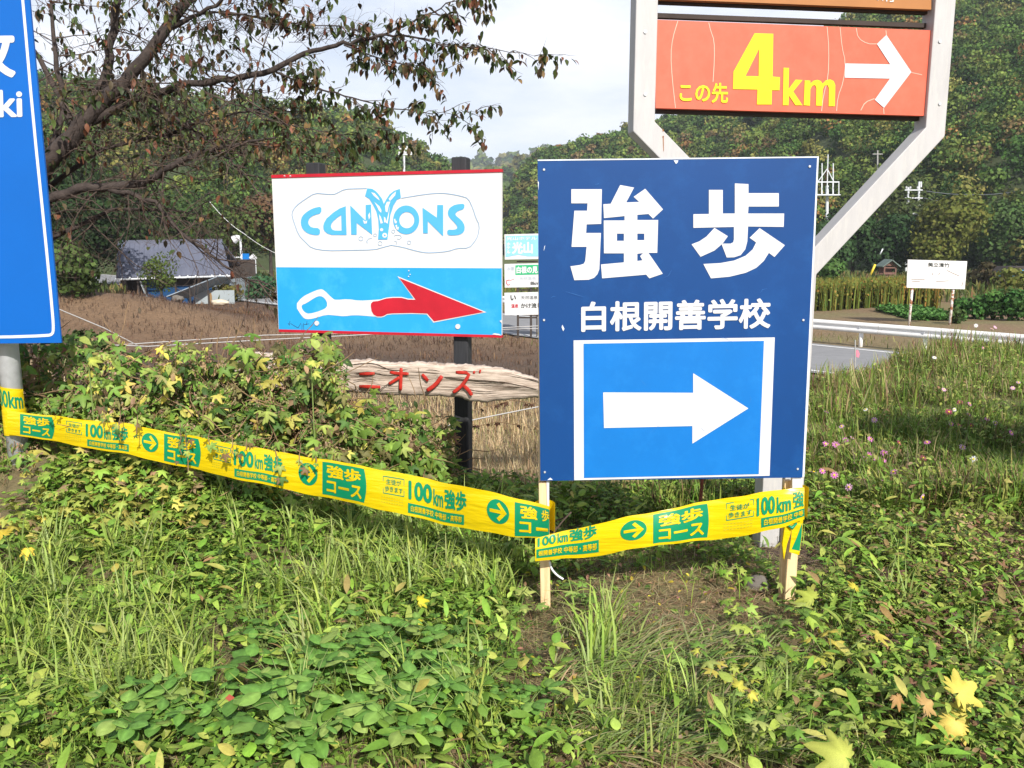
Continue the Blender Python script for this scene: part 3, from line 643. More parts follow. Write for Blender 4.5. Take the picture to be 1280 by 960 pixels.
# ------------------------------------------------------------------ shed
def shed():
    Y = 46.0; zb = float(-1.8); t = empty('shed', (gx(215, Y), Y, zb), 'old shed with grey blue metal roof, blue walls and lean-to', 'shed')
    def q(px, py, Yd=0): return atY(px, py, Y+Yd)
    eL, eR, rR, rL = q(145, 347), q(289, 343), q(278, 302, 3.2), q(147, 304, 3.2)
    mb = MB(); mb.prism([eL, eR, rR, rL], (0, -.5, .8), .08); fixn(mb.build('roof', M['roof'], t))
    bL, bR = rL+np.array([0, 3.2, -2.0]), rR+np.array([.4, 3.2, -2.0]); mb = MB(); mb.prism([rL+np.array([0, .01, 0]), rR+np.array([0, .01, 0]), bR, bL], (0, .5, .8), .08); fixn(mb.build('roof', M['roof'], t))
    for k in range(22):        # standing seams
        u = (k+.5)/22; a = eL*(1-u)+eR*u; b = rL*(1-u)+rR*u; n = np.array([0, -.02, .03]); MB().bar(a+n, b+n, .05, .04, up=(1, 0, 0)).build('roof_seam', M['roof'], t)
    MB().bar(rL+[0, -.02, .05], rR+[0, -.02, .05], .22, .08).build('ridge_cap', M['roof'], t)
    MB().tube([eL+[0, -.08, -.1], eR+[0, -.08, -.08]], .055, 6).build('gutter', M['steel'], t)
    for u in (.13, .2, .35, .56, .63, .70, .84, .91, .97):
        a = eL*(1-u)+eR*u; MB().box(a+[0, -.12, -.04], .07, .07, .12).build('gutter_bracket', M['steel'], t)
    z0 = zb-.2
    def wall(name, xa, xb, y, za, zc, m, th=.08): return MB().box(((xa+xb)/2, y, (za+zc)/2), xb-xa, th, zc-za).build(name, m, t)
    xL, xR = eL[0]+.25, eR[0]-.3; zt = eL[2]-.12
    wall('wall', xL, xR, Y+5.4, z0, zt+1, M['dark_wood'])
    MB().box((xL, Y+3, (z0+zt)/2), .08, 4.7, zt-z0).build('wall', M['dark_wood'], t); MB().box((xR, Y+3, (z0+zt)/2), .08, 4.7, zt-z0).build('wall', M['wall_grey'], t)
    x1 = gx(172, Y+.6); x2 = gx(199, Y+.6); x3 = gx(262, Y+.6)
    wall('wall', xL, x1, Y+1.2, z0, zt, M['dark_wood']); o = wall('wall', x1, x2, Y+.9, z0, zt, M['tarp_blue']); o['label'] = 'shaded blue sheeting wall'
    o = wall('wall', x2, x3, Y+.6, z0, zt-.35, M['tarp_blue']); o['label'] = 'bright blue sheeting wall'
    wall('wall', x2, x3, Y+.7, zt-.36, zt+.02, M['dark_wood']); wall('wall', x3, xR, Y+.8, z0, zt, M['wall_grey'])
    for px in (169, 178, 197, 216, 240):
        MB().bar((gx(px, Y+.35), Y+.35, z0), (gx(px, Y+.35), Y+.35, zt+.03), .09).build('post', M['dark_wood'], t)
    MB().bar((gx(172, Y+.3), Y+.3, zt-.1), (gx(182, Y+.3), Y+.3, z0+.2), .07).build('prop', M['wall_grey'], t)
    # lean-to of glass-fibre sheets sloping down to the left
    a, b, c, d = q(208, 370, -1.6), q(272, 345, -.6), q(291, 345, .4), q(236, 372, .2)
    mb = MB(); mb.prism([a, d, c, b], (0, 0, 1), .05); fixn(mb.build('lean_to_roof', M['tin'], t))
    for u in (.25, .5, .75):
        MB().bar(a*(1-u)+b*u+[0, 0, .03], d*(1-u)+c*u+[0, 0, .03], .05, .05, up=(0, 0, 1)).build('batten', M['dark_wood'], t)
    for u in (.45, .8):
        p = (a*(1-u)+b*u); MB().bar(p, (p[0], p[1], z0), .07).build('post', M['dark_wood'], t)
    MB().box(((d[0]+c[0])/2+.2, Y+.25, (z0+d[2])/2+.2), (c[0]-d[0])*.9, .06, d[2]-z0+.4).build('wall', M['wall_grey'], t)
shed()
def boulder(name, label, px, py, Y, w, h, m, cat='rock', z=None):
    p = atY(px, py, Y); zz = float(H(p[0], p[1])) if z is None else z; bm = bmesh.new(); bmesh.ops.create_icosphere(bm, subdivisions=3, radius=1)
    for v in bm.verts:
        k = 1+.22*(vnoise(v.co.x*2+px, v.co.y*2+v.co.z*3, 1.0, 3)-.5)*2; v.co = Vector((v.co.x*w*k, v.co.y*w*.7*k, v.co.z*h*k))
    me = bpy.data.meshes.new(name); bm.to_mesh(me); bm.free(); me.materials.append(m); me.polygons.foreach_set('use_smooth', [True]*len(me.polygons))
    o = link(name, me, None, (p[0], p[1], max(zz, p[2]-h*.3))); return tag(o, label, cat)
boulder('boulder', 'pale elongated boulder on the field edge right of the shed', 274, 377, 42, .42, .16, M['boulder'])
boulder('boulder', 'rounded brownish boulder half buried below the lean-to', 222, 372, 42, .3, .2, M['stone'])
boulder('stone', 'grey stone lying left of the right wooden sign leg', 946, 760, 3.45, .055, .05, M['stone'])

# ------------------------------------------------------------------ road furniture
def rail():
    t = empty('guard_rail', (RP[0], RP[1], -1.72), 'long white guard rail running along the far side of the road', 'guard rail')
    prof = [(-.17, 0), (-.15, .03), (-.11, .065), (-.05, .065), (-.02, .02), (.02, .02), (.05, .065), (.11, .065), (.15, .03), (.17, 0)]
    L_ = 4.0
    for k in range(-4, 8):
        v = []; 
        for tt in (k*L_, k*L_+L_-.01):
            for z, o in prof: q = RP+RD*tt+RN*(o+(.004 if k % 2 else 0)); v.append((q[0], q[1], -1.13+z))
            for z, o in prof[::-1]: q = RP+RD*tt+RN*(o-.012+(.004 if k % 2 else 0)); v.append((q[0], q[1], -1.13+z))
        n = 20; f = [(i, (i+1) % n, (i+1) % n+n, i+n) for i in range(n)]
        fixn(mk('rail_beam', v, f, M['rail_white'], t, True))
    post = None
    for k in range(-6, 16):
        q = RP+RD*(k*2+.6)-RN*.09
        if post is None:
            bolt0 = MB().tube([(q[0]+RN[0]*.12, q[1]+RN[1]*.12, -1.13), (q[0]+RN[0]*.17, q[1]+RN[1]*.17, -1.13)], .035, 6).build('bolt', M['metal_galv'], t)
            post = MB().tube([(q[0], q[1], -2.0), (q[0], q[1], -.98)], .065, 12).build('rail_post', M['rail_white'], t, True); p0 = q
        else:
            
            for src in (post, bolt0): o = src.copy(); COL.objects.link(o); o.parent = t; o.location = (q[0]-p0[0], q[1]-p0[1], 0)
rail()
def noticeboard():
    Y = 33.0; P = Plane(1133, Y, 1208, Y); t = empty('noticeboard', tuple(atY(1168, 410, Y)[:2])+(-1.8,), 'blank white noticeboard on two rusty legs beyond the guard rail', 'noticeboard')
    o = fixn(MB().prism([P.p(1135, 324.5), P.p(1209, 326.5), P.p(1206, 361.5), P.p(1133.5, 359.5)], P.n, .05).build('board', M['notice_white'], t))
    for px, m_ in ((1142, 0), (1193.5, 0)):
        a = P.p(px, 340, -.1); MB().tube([(a[0], a[1], a[2]), (a[0]-.02, a[1], -1.95)], .05, 10).build('leg', M['rusty_white'], t, True)
    text_quad('lettering', '美立清竹', [(1160, 328), (1187, 329), (1187, 334.5), (1160, 333.5)], lambda x, y: P.p(x, y, .006), M['black_ink'], t, .022)
    L = []
    for (a, b) in [((1139, 349), (1156, 349.5)), ((1140, 351.5), (1150, 352)), ((1173, 344), (1175, 341)), ((1184, 338), (1190, 341)), ((1190, 341), (1199, 345)), ((1170, 352), (1186, 351)), ((1202, 358), (1204, 352)), ((1165, 341), (1166, 344))]:
        L += stroke([a, b], .8)
    shape('scratch', L, lambda x, y: P.p(x, y, .006), M['scratch_brown'], t, True)
noticeboard()
def small_sign_stand():
    Y = 29.0; P = Plane(630, Y, 690, Y); t = empty('advertising_sign_stand', tuple(atY(657, 420, Y)[:2])+(-1.75,), 'stack of three small hotel boards on black posts between the two large signs', 'sign')
    fn = lambda x, y: P.p(x, y, .008); fn2 = lambda x, y: P.p(x, y, .012)
    def board(y0, y1, m_, lab, dl=0):
        o = fixn(MB().prism([P.p(630.5+dl, y0), P.p(692, y0-1.5), P.p(692, y1-1), P.p(631+dl, y1)], P.n, .04).build('board', M[m_], t)); o['label'] = lab; return o
    board(293, 324.5, 'sign_white', 'light blue top board with white characters')
    shape('board_face', [[(632, 295), (690, 293.7), (690, 320.5), (660, 320.5), (648, 318.5), (632, 321.5)]], fn, M['board_sky'], t)
    board(330, 359.5, 'sign_white', 'white middle board with a green heading')
    board(366, 394, 'sign_white', 'white bottom board with black and red writing')
    text_quad('lettering', '光山', [(640, 302.5), (666, 302), (666, 317), (640, 317.5)], fn2, M['sign_white'], t, .05)
    text_quad('lettering', '光山ホテル', [(633, 296), (671, 295.5), (671, 300), (633, 300.5)], fn2, M['sign_white'], t, .03)
    text_quad('lettering', 'ホ\nテ\nル', [(633, 303), (638, 303), (638, 317), (633, 317)], fn2, M['sign_white'], t, .04)
    shape('board_face', [[(644.3, 331.5), (690, 330.5), (690, 342.5), (644.3, 343.8)]], fn, M['board_green'], t)
    text_quad('lettering', '白根の見える', [(645.5, 333), (685, 332.2), (685, 341.3), (645.5, 342)], fn2, M['sign_white'], t, .05)
    text_quad('lettering', 'お宿', [(634, 333.5), (642.5, 333.3), (642.5, 338), (634, 338.2)], fn, M['grey_ink'], t, .03)
    text_quad('lettering', '天然温泉', [(649, 346.5), (670, 346), (670, 349.5), (649, 350)], fn, M['grey_ink'], t, .0)
    text_quad('lettering', '8km', [(663, 352), (674, 351.8), (674, 356), (663, 356.2)], fn, M['black_ink'], t, .03)
    shape('red_mark', stroke([(637, 350), (633.5, 350.5), (633, 354), (635, 356.5), (637.5, 355.5)], .9)+stroke([(637, 351), (643, 348.5)], .5), fn, M['red_paint'], t, True)
    text_quad('lettering', '天然温泉', [(651, 370), (672, 369.8), (672, 374), (651, 374.2)], fn, M['black_ink'], t, .0)
    text_quad('lettering', 'い', [(638, 369), (645, 369), (645, 375.5), (638, 375.5)], fn, M['black_ink'], t, .04)
    text_quad('lettering', '温泉', [(639, 380), (648, 380), (648, 385), (639, 385)], fn, M['red_paint'], t, .02)
    text_quad('lettering', 'かけ流し', [(651, 379), (677, 378.6), (677, 385), (651, 385.4)], fn, M['black_ink'], t, .03)
    for px in (647.5, 664, 671.5):
        a = P.p(px, 335, -.08); MB().bar((a[0], a[1], a[2]), (a[0], a[1], -1.95), .075 if px < 670 else .04).build('post', M['dark_wood'], t)
    for py in (327, 362.5, 397): a, b = P.p(646, py, -.13), P.p(672, py, -.13); MB().bar(a, b, .05).build('crossbar', M['dark_wood'], t)
small_sign_stand()
def utility_mast():
    Y = 95.0; P = Plane(1020, Y, 1050, Y); b = P.p(1034, 330); t = empty('antenna_mast', (b[0], Y, -1.8), 'white steel antenna mast with square platform beside the blue sign', 'mast')
    q = lambda x, y, o=0: P.p(x, y, o)
    MB().tube([(b[0], Y, -1.9), q(1034, 232)], .17, 8).build('pole', M['steel'], t); MB().tube([q(1034, 232), q(1035, 193)], .06, 6).build('pole', M['steel'], t)
    for x in (1027.5, 1041.5): MB().tube([q(x, 243), q(x, 204)], .06, 6).build('rod', M['steel'], t)
    for a, c in (((1034, 211), (1021, 229)), ((1034, 211), (1042.5, 228))): MB().tube([q(*a), q(*c)], .05, 6).build('brace', M['steel'], t)
    for y in (227.5, 243.5):
        mb = MB(); c = [q(1021, y, .9), q(1048.5, y, .9), q(1048.5, y, -.9), q(1021, y, -.9)]
        for i in range(4): mb.bar(c[i], c[(i+1) % 4], .12)
        mb.build('platform_rail', M['steel'], t)
    for x in (1021, 1027, 1034, 1041, 1048.5):
        for o in (.9, -.9): MB().bar(q(x, 227.5, o), q(x, 243.5, o), .08).build('baluster', M['steel'], t)
    MB().box(q(1034, 244), 2.3, 1.7, .1).build('platform', M['steel'], t)
utility_mast()
def h_pole():
    Y = 98.0; P = Plane(1130, Y, 1150, Y); b = P.p(1143, 330); t = empty('utility_pole', (b[0], Y, -1.8), 'double utility pole with crossarms in front of the hill', 'utility pole')
    q = lambda x, y, o=0: P.p(x, y, o)
    for x, y in ((1135.5, 234), (1149, 227)): 
        MB().tube([(q(x, 300)[0], Y, -1.9), q(x, y)], .13, 8).build('pole', M['steel'], t)
    MB().tube([q(1151.5, 234), q(1151.5, 227)], .08, 6).build('insulator', M['steel'], t)
    for y in (237.5, 247.5, 257): MB().bar(q(1131, y, .15), q(1153, y, .15), .12).build('crossarm', M['steel'], t)
    for x, y in ((1133, 236), (1138, 236), (1147, 236), (1133, 256), (1140, 256)): MB().tube([q(x, y-.2, .15), q(x, y-3, .15)], .09, 6).build('insulator', M['sign_white'], t)
    MB().bar(q(1137, 268, .1), q(1148, 267, .1), .25).build('crossarm', M['steel'], t)
h_pole()
def pole_behind():
    Y = 90.0; P = Plane(495, Y, 515, Y); t = empty('utility_pole', (P.p(505, 300)[0], Y, -1.8), 'slim white pole with crossarms rising behind the white and blue sign', 'utility pole')
    MB().tube([(P.p(505, 300)[0], Y, -1.9), P.p(505, 190), P.p(504, 170)], [.13, .11, .03], 8).build('pole', M['steel'], t)
    for y, a, b in ((186, 499, 509), (193, 498, 515)): MB().bar(P.p(a, y, .12), P.p(b, y, .12), .12).build('crossarm', M['steel'], t)
    for x, y in ((499, 185), (509, 185), (499, 192), (514, 192), (507, 192)): MB().tube([P.p(x, y, .12), P.p(x, y-2.4, .12)], .1, 6).build('insulator', M['sign_white'], t)
pole_behind()
def far_pole(px, py0, py1, Y, label, r=.14):
    P = Plane(px-5, Y, px+5, Y); a = P.p(px, py0); b = P.p(px, py1); t = empty('utility_pole', (a[0], Y, b[2]-.3), label, 'utility pole')
    MB().tube([(b[0], Y, b[2]-.5), a], [r, r*.7], 8).build('pole', M['concrete'], t)
    MB().bar(a+[-.7, -.1, -.5], a+[.7, -.1, -.5], .1).build('crossarm', M['concrete'], t); return a
A1 = far_pole(1097, 188, 300, 120, 'thin pale utility pole seen above the sloping sign frame')
A2 = far_pole(1257, 215, 330, 110, 'grey utility pole near the right edge among the hillside trees')
def wire(name, label, pts, r, sag=.6, m='wire'):
    P = []
    for a, b in zip(pts[:-1], pts[1:]):
        a, b = np.array(a), np.array(b)
        for i in range(12): u = i/12; p = a*(1-u)+b*u; p[2] -= sag*4*u*(1-u); P.append(p)
    P.append(np.array(pts[-1])); return tag(MB().tube(P, r, 5).build(name, M[m], None, True, tuple(P[0])), label, 'cable')
M['cable'] = mat('cable', (0.10, 0.11, 0.12), .7)
wire('power_cable', 'upper dark power cable crossing the wooded hillside to the right edge', [atY(1152, 238, 98), atY(1330, 226, 104)], .05, 1.0, 'cable')
wire('power_cable', 'lower bluish power cable crossing the trees to the right edge', [atY(1152, 247, 98), atY(1330, 262, 104)], .05, .6, 'cable')
wire('power_cable', 'cable from the dark tree down to the street lamp beside the shed', [atY(262, 252, 58), atY(305, 292, 58), atY(360, 322, 60)], .018, .2, 'wire')
def street_lamp():
    Y = 56.0; P = Plane(290, Y, 320, Y); b = P.p(305, 345); t = empty('street_lamp', (b[0], Y, -1.75), 'street lamp with white shade and short crossarm right of the shed', 'street lamp')
    MB().tube([(P.p(304.5, 345)[0], Y, -1.9), P.p(300, 296)], [.10, .07], 8).build('pole', M['steel'], t)
    o = MB().tube([P.p(300, 296.5), P.p(297.5, 297), P.p(292, 300)], [.12, .2, .28], 10).build('lamp_shade', M['sign_white'], t)
    MB().bar(P.p(292, 321.7, .1), P.p(301, 321.5, .1), .08).build('crossarm', M['steel'], t)
    MB().box(P.p(307.5, 321, .1), .42, .12, .42).build('direction_sign', M['sign_light_blue'], t)
street_lamp()
def road_signs():
    Y = 54.0; P = Plane(305, Y, 325, Y)
    for i, (px, r, lab) in enumerate([(316, 4.6, 'white diamond road sign on twin posts beside the far road, right of the shed')]):
        b = P.p(px, 345); t = empty('road_sign', (b[0], Y, -1.75), lab, 'road sign')
        for dx in (-1.2, 2.6): MB().tube([(P.p(px+dx+.6, 345)[0], Y, -1.9), P.p(px+dx, 322, -.03)], .07, 8).build('post', M['steel'], t)
        fixn(MB().prism([P.p(px-5, 322), P.p(px, 317), P.p(px+5.5, 322.5), P.p(px, 327)], P.n, .03).build('panel', M['sign_white'], t))
road_signs()
def shrine():
    Y = 78.0; P = Plane(1090, Y, 1120, Y); q = lambda x, y, o=0: P.p(x, y, o)
    c = q(1109, 343); z0 = -1.85; t = empty('small_shrine', (c[0], Y, z0), 'small dark wooden shrine with green grey gabled roof on the field edge', 'shrine')
    ze = q(1109, 332)[2]; zr = q(1109, 324)[2]; w = 1.55; d = 1.3
    for sx in (-1, 1):
        for sy in (-1, 1): MB().bar((c[0]+sx*.52, Y+sy*.5, z0), (c[0]+sx*.52, Y+sy*.5, ze), .12).build('post', M['shrine_wood'], t)
        a = np.array([c[0], Y, zr]); e = np.array([c[0]+sx*.85, Y, ze-.05]); f = np.array([0, .85, 0])
        o = MB().prism([a-f, a+f, e+f, e-f], (sx*.4, 0, .9), .09); fixn(o.build('roof', M['shrine_roof'], t))
    MB().box((c[0], Y+.45, (z0+ze)/2), 1.0, .06, ze-z0-.1).build('wall', M['shrine_wood'], t); MB().box((c[0], Y-.1, z0+.35), 1.1, 1.1, .15).build('floor', M['shrine_wood'], t)
    MB().box((c[0], Y-.5, ze-.18), 1.1, .08, .12).build('beam', M['shrine_wood'], t); MB().box((c[0], Y-.5, z0+.65), 1.0, .06, .2).build('offering_box', M['shrine_wood'], t)
    MB().box((c[0], Y-.2, z0+.12), 1.4, 1.4, .3).build('base', M['concrete'], t)
    MB().add([(c[0]-.5, Y-.5, ze), (c[0]+.5, Y-.5, ze), (c[0], Y-.5, zr-.1)], [(0, 1, 2)]).build('gable', M['shrine_wood'], t)
shrine()
tag(MB().tube([atY(1088, 344, 76), atY(1094, 330.5, 76)], .10, 8).build('leaning_pole', M['yellow_pole'], None, True, tuple(atY(1088, 344, 76))), 'short yellow pole leaning beside the small shrine', 'pole')
tag(MB().tube([atY(1100, 318, 77), atY(1103.5, 311, 77)], .06, 6).build('lamp_post', M['steel'], None, True, tuple(atY(1100, 318, 77))), 'pale short rod above the small shrine', 'pole')
def garden_cover():
    P = Plane(1265, 58, 1300, 58); a = [P.p(1266, 340), P.p(1273, 335.5), P.p(1310, 335.5), P.p(1310, 348), P.p(1268, 346.5)]
    t = empty('garden_shed', tuple(P.p(1290, 348)), 'low blue covered shed cut by the right edge', 'shed')
    fixn(MB().prism(a, P.n, 2.0).build('tarpaulin', M['board_sky'], t)); fixn(MB().prism([P.p(1263, 339.5, .1), P.p(1270, 333.5, .1), P.p(1312, 333.5, .1), P.p(1312, 336.5, .1), P.p(1274, 336.5, .1)], P.n, 2.3).build('roof', M['dark_wood'], t))
garden_cover()
# little markers by the road
def marker(px, py0, py1, Y, label, head=None):
    P = Plane(px-4, Y, px+4, Y); b = P.p(px, py1); t = empty('road_marker', (b[0], Y, b[2]), label, 'marker post')
    MB().tube([b, P.p(px, py0)], .011, 6).build('stake', M['concrete'], t)
    if head: fixn(MB().prism([P.p(*h) for h in head], P.n, .03).build('ribbon', M['petal_pink'], t))
M['petal_pink'] = mat('petal_pink', (.75, .22, .30), .6)
marker(1069, 425, 459, 14, 'thin stake with a pink ribbon at the near road edge', [(1070, 439), (1072.5, 437.5), (1074.5, 442), (1073.5, 447), (1070.5, 446)])
marker(1063.5, 448, 466, 13, 'short white stake left of the stake with pink ribbon')
# ropes over the field
wire('field_rope', 'upper pale rope stretched low across the brown field', [atY(150, 431, 20.5), atY(330, 419, 22), atY(700, 410, 24)], .012, .0, 'rope')
wire('field_rope', 'lower pale rope stretched low across the brown field', [atY(110, 430, 19), atY(185, 433, 19), atY(345, 424, 20), atY(720, 405, 24)], .012, .0, 'rope')
wire('field_rope', 'short rope sloping right of the black post below the wooden plank', [atY(560, 532, 8.2), atY(600, 523, 8.4), atY(700, 503, 8.8)], .007, .0, 'rope')
wire('field_rope', 'short slanting rope by the lower right corner of the big blue sign', [atY(70, 385, 15), atY(130, 410, 15.5), atY(178, 435, 16)], .010, .0, 'rope')

# ------------------------------------------------------------------ blue walking course sign
def course_sign():
    Y = 3.3; P = Plane(672, Y, 1021, Y); g = atY(850, 760, Y)
    t = empty('course_sign', (g[0], Y, float(H(g[0], Y))), 'navy course sign with white characters and arrow panel on pale wooden legs', 'sign')
    fn = lambda o: (lambda x, y: P.p(x, y, o))
    C = [(672, 199.5), (1021.5, 195.5), (1003, 597), (675.5, 601)]
    fixn(MB().prism([P.p(*c) for c in C], P.n, .0035).build('board', M['sign_navy'], t))
    fixn(MB().prism([P.p(*c, -.004) for c in [(673, 200), (1023.5, 195.5), (1005.5, 596), (676.3, 600)]], P.n, .012).build('backing_board', M['board_edge'], t))
    shape('edge_strip', stroke([(672.2, 200.3), (1021.3, 196.3)], 1.6), fn(.0015), M['board_edge'], t, True)
    z = crop(3.454, 660, 180); f1 = fn(.002)
    strong = [[(187,195),(319,195),(316,345),(253,347),(251,384),(315,384),(308,540),(300,562),(285,578),(262,586),(200,588),(183,528),(225,522),(240,517),(247,505),(253,444),(188,444),(200,288),(255,288),(257,256),(187,256)],
              [(325,260),(357,258),(398,177),(458,188),(424,252),(480,250),(456,228),(506,193),(583,282),(540,322),(520,302),(472,306),(472,328),(562,328),(558,470),(520,470),(582,560),(524,580),(510,564),(320,580),(315,520),(414,511),(414,472),(328,472),(327,330),(417,330),(417,311),(328,320)]]
    holes = [(384,387),(384,418),(414,418),(414,387)], [(472,387),(472,415),(502,415),(502,387)], [(472,474),(472,505),(494,502),(484,484),(497,471)]
    shape('character', [z(strong[0])], f1, M['sign_white'], t)
    shape('character', [z(strong[1])]+[z(h) for h in holes], f1, M['sign_white'], t)
    walk = [[(781,198),(841,198),(841,300),(893,300),(893,170),(952,173),(952,212),(1083,212),(1083,270),(952,270),(950,300),(1106,300),(1104,358),(950,356),(947,420),(938,455),(918,480),(890,489),(858,490),(835,430),(875,430),(886,424),(889,412),(889,358),(714,362),(714,303),(781,302)],
            [(706,433),(740,420),(770,400),(805,362),(863,398),(840,430),(805,460),(745,487)],
            [(757,518),(830,514),(890,503),(940,482),(970,455),(985,425),(957,405),(1000,363),(1109,437),(1064,488),(1040,470),(1018,505),(985,535),(940,556),(870,573),(790,580)]]
    for w in walk: shape('character', [z(w)], f1, M['sign_white'], t)
    text_quad('lettering', '白根開善学校', [(726.5, 377), (964, 372.5), (963, 410.5), (726.5, 415)], f1, M['sign_white'], t, .028)
    shape('arrow_panel', [[(717, 425.5), (968.5, 421.7), (962, 594.7), (717.8, 600.3)]], f1, M['sign_white'], t)
    shape('arrow_panel_face', [[(729.5, 429.6), (955, 426), (948.5, 592.7), (730, 597.5)]], fn(.0035), M['sign_light_blue'], t)
    shape('arrow', [[(754, 490.5), (866.5, 491), (866.5, 466.5), (935.5, 510.5), (865.5, 554.5), (865.5, 532.5), (755, 535)]], fn(.005), M['sign_white'], t)
    for i, s in enumerate([[(679.5, 314), (680.5, 308), (681.5, 306.5), (680.6, 311)], [(702, 409), (703, 406), (705.5, 411), (704, 414)], [(842, 200.5), (848, 200.5), (847, 203), (845, 205)], [(684, 600), (688, 597), (691, 599.8)], [(672.2, 226), (673.6, 228), (673, 238)]]):
        shape('chip', [s], fn(.0025), M['board_edge'], t)
    sc_ = []
    for k in range(16):
        a_ = np.array([rng.uniform(685, 1000), rng.uniform(210, 590)]); b_ = a_+rng.normal(0, 9, 2); sc_ += stroke([a_, (a_+b_)/2+rng.normal(0, 1, 2), b_], [.1, .35, .1])
    shape('scratch', sc_, fn(.0062), M['scuff'], t, True)
    for px_, py_ in ((680, 212), (680, 400), (681, 590), (1012, 208), (1004, 400), (997, 586)):
        a_ = P.p(px_, py_, .001); MB().tube([a_, a_+P.n*.003], .0045, 8).build('nail', M['metal_galv'], t)
    # legs
    def leg(x0, y0, x1, y1, w, d, off, m, name='leg', ztop=None):
        a = P.p(x0, y0, off); b = P.p(x1, y1, off); dirv = (b-a)/np.linalg.norm(b-a); b = b+dirv*(.12 if y1 > 700 else -.002)
        return bevel(MB().bar(a, b, w, d).build(name, M[m], t), .002, 1)
    leg(679.5, 601.5, 682, 772, .041, .030, -.035, 'pine'); leg(679.5, 240, 679.5, 601, .041, .030, -.035, 'pine')
    leg(996, 597, 985.5, 768, .043, .020, -.020, 'pine'); leg(997, 240, 996, 597, .043, .030, -.035, 'pine')
    leg(984, 600, 978, 755, .030, .030, -.062, 'pine', 'strut')
    fixn(MB().prism([P.p(683, 600, -.017), P.p(686.5, 600, -.017), P.p(686.5, 634, -.017), P.p(684, 634, -.017)], P.n, .003).build('backing_tab', M['sign_white'], t))
    fixn(MB().prism([P.p(990.5, 597, -.008), P.p(1003.3, 597, -.008), P.p(1003.0, 611, -.008), P.p(990.5, 613, -.008)], P.n, .003).build('backing_tab', M['sign_white'], t))
    for py in (300, 500): a, b = P.p(676, py, -.06), P.p(1002, py-3, -.06); MB().bar(a, b, .03).build('crossbar', M['pine'], t)
course_sign()

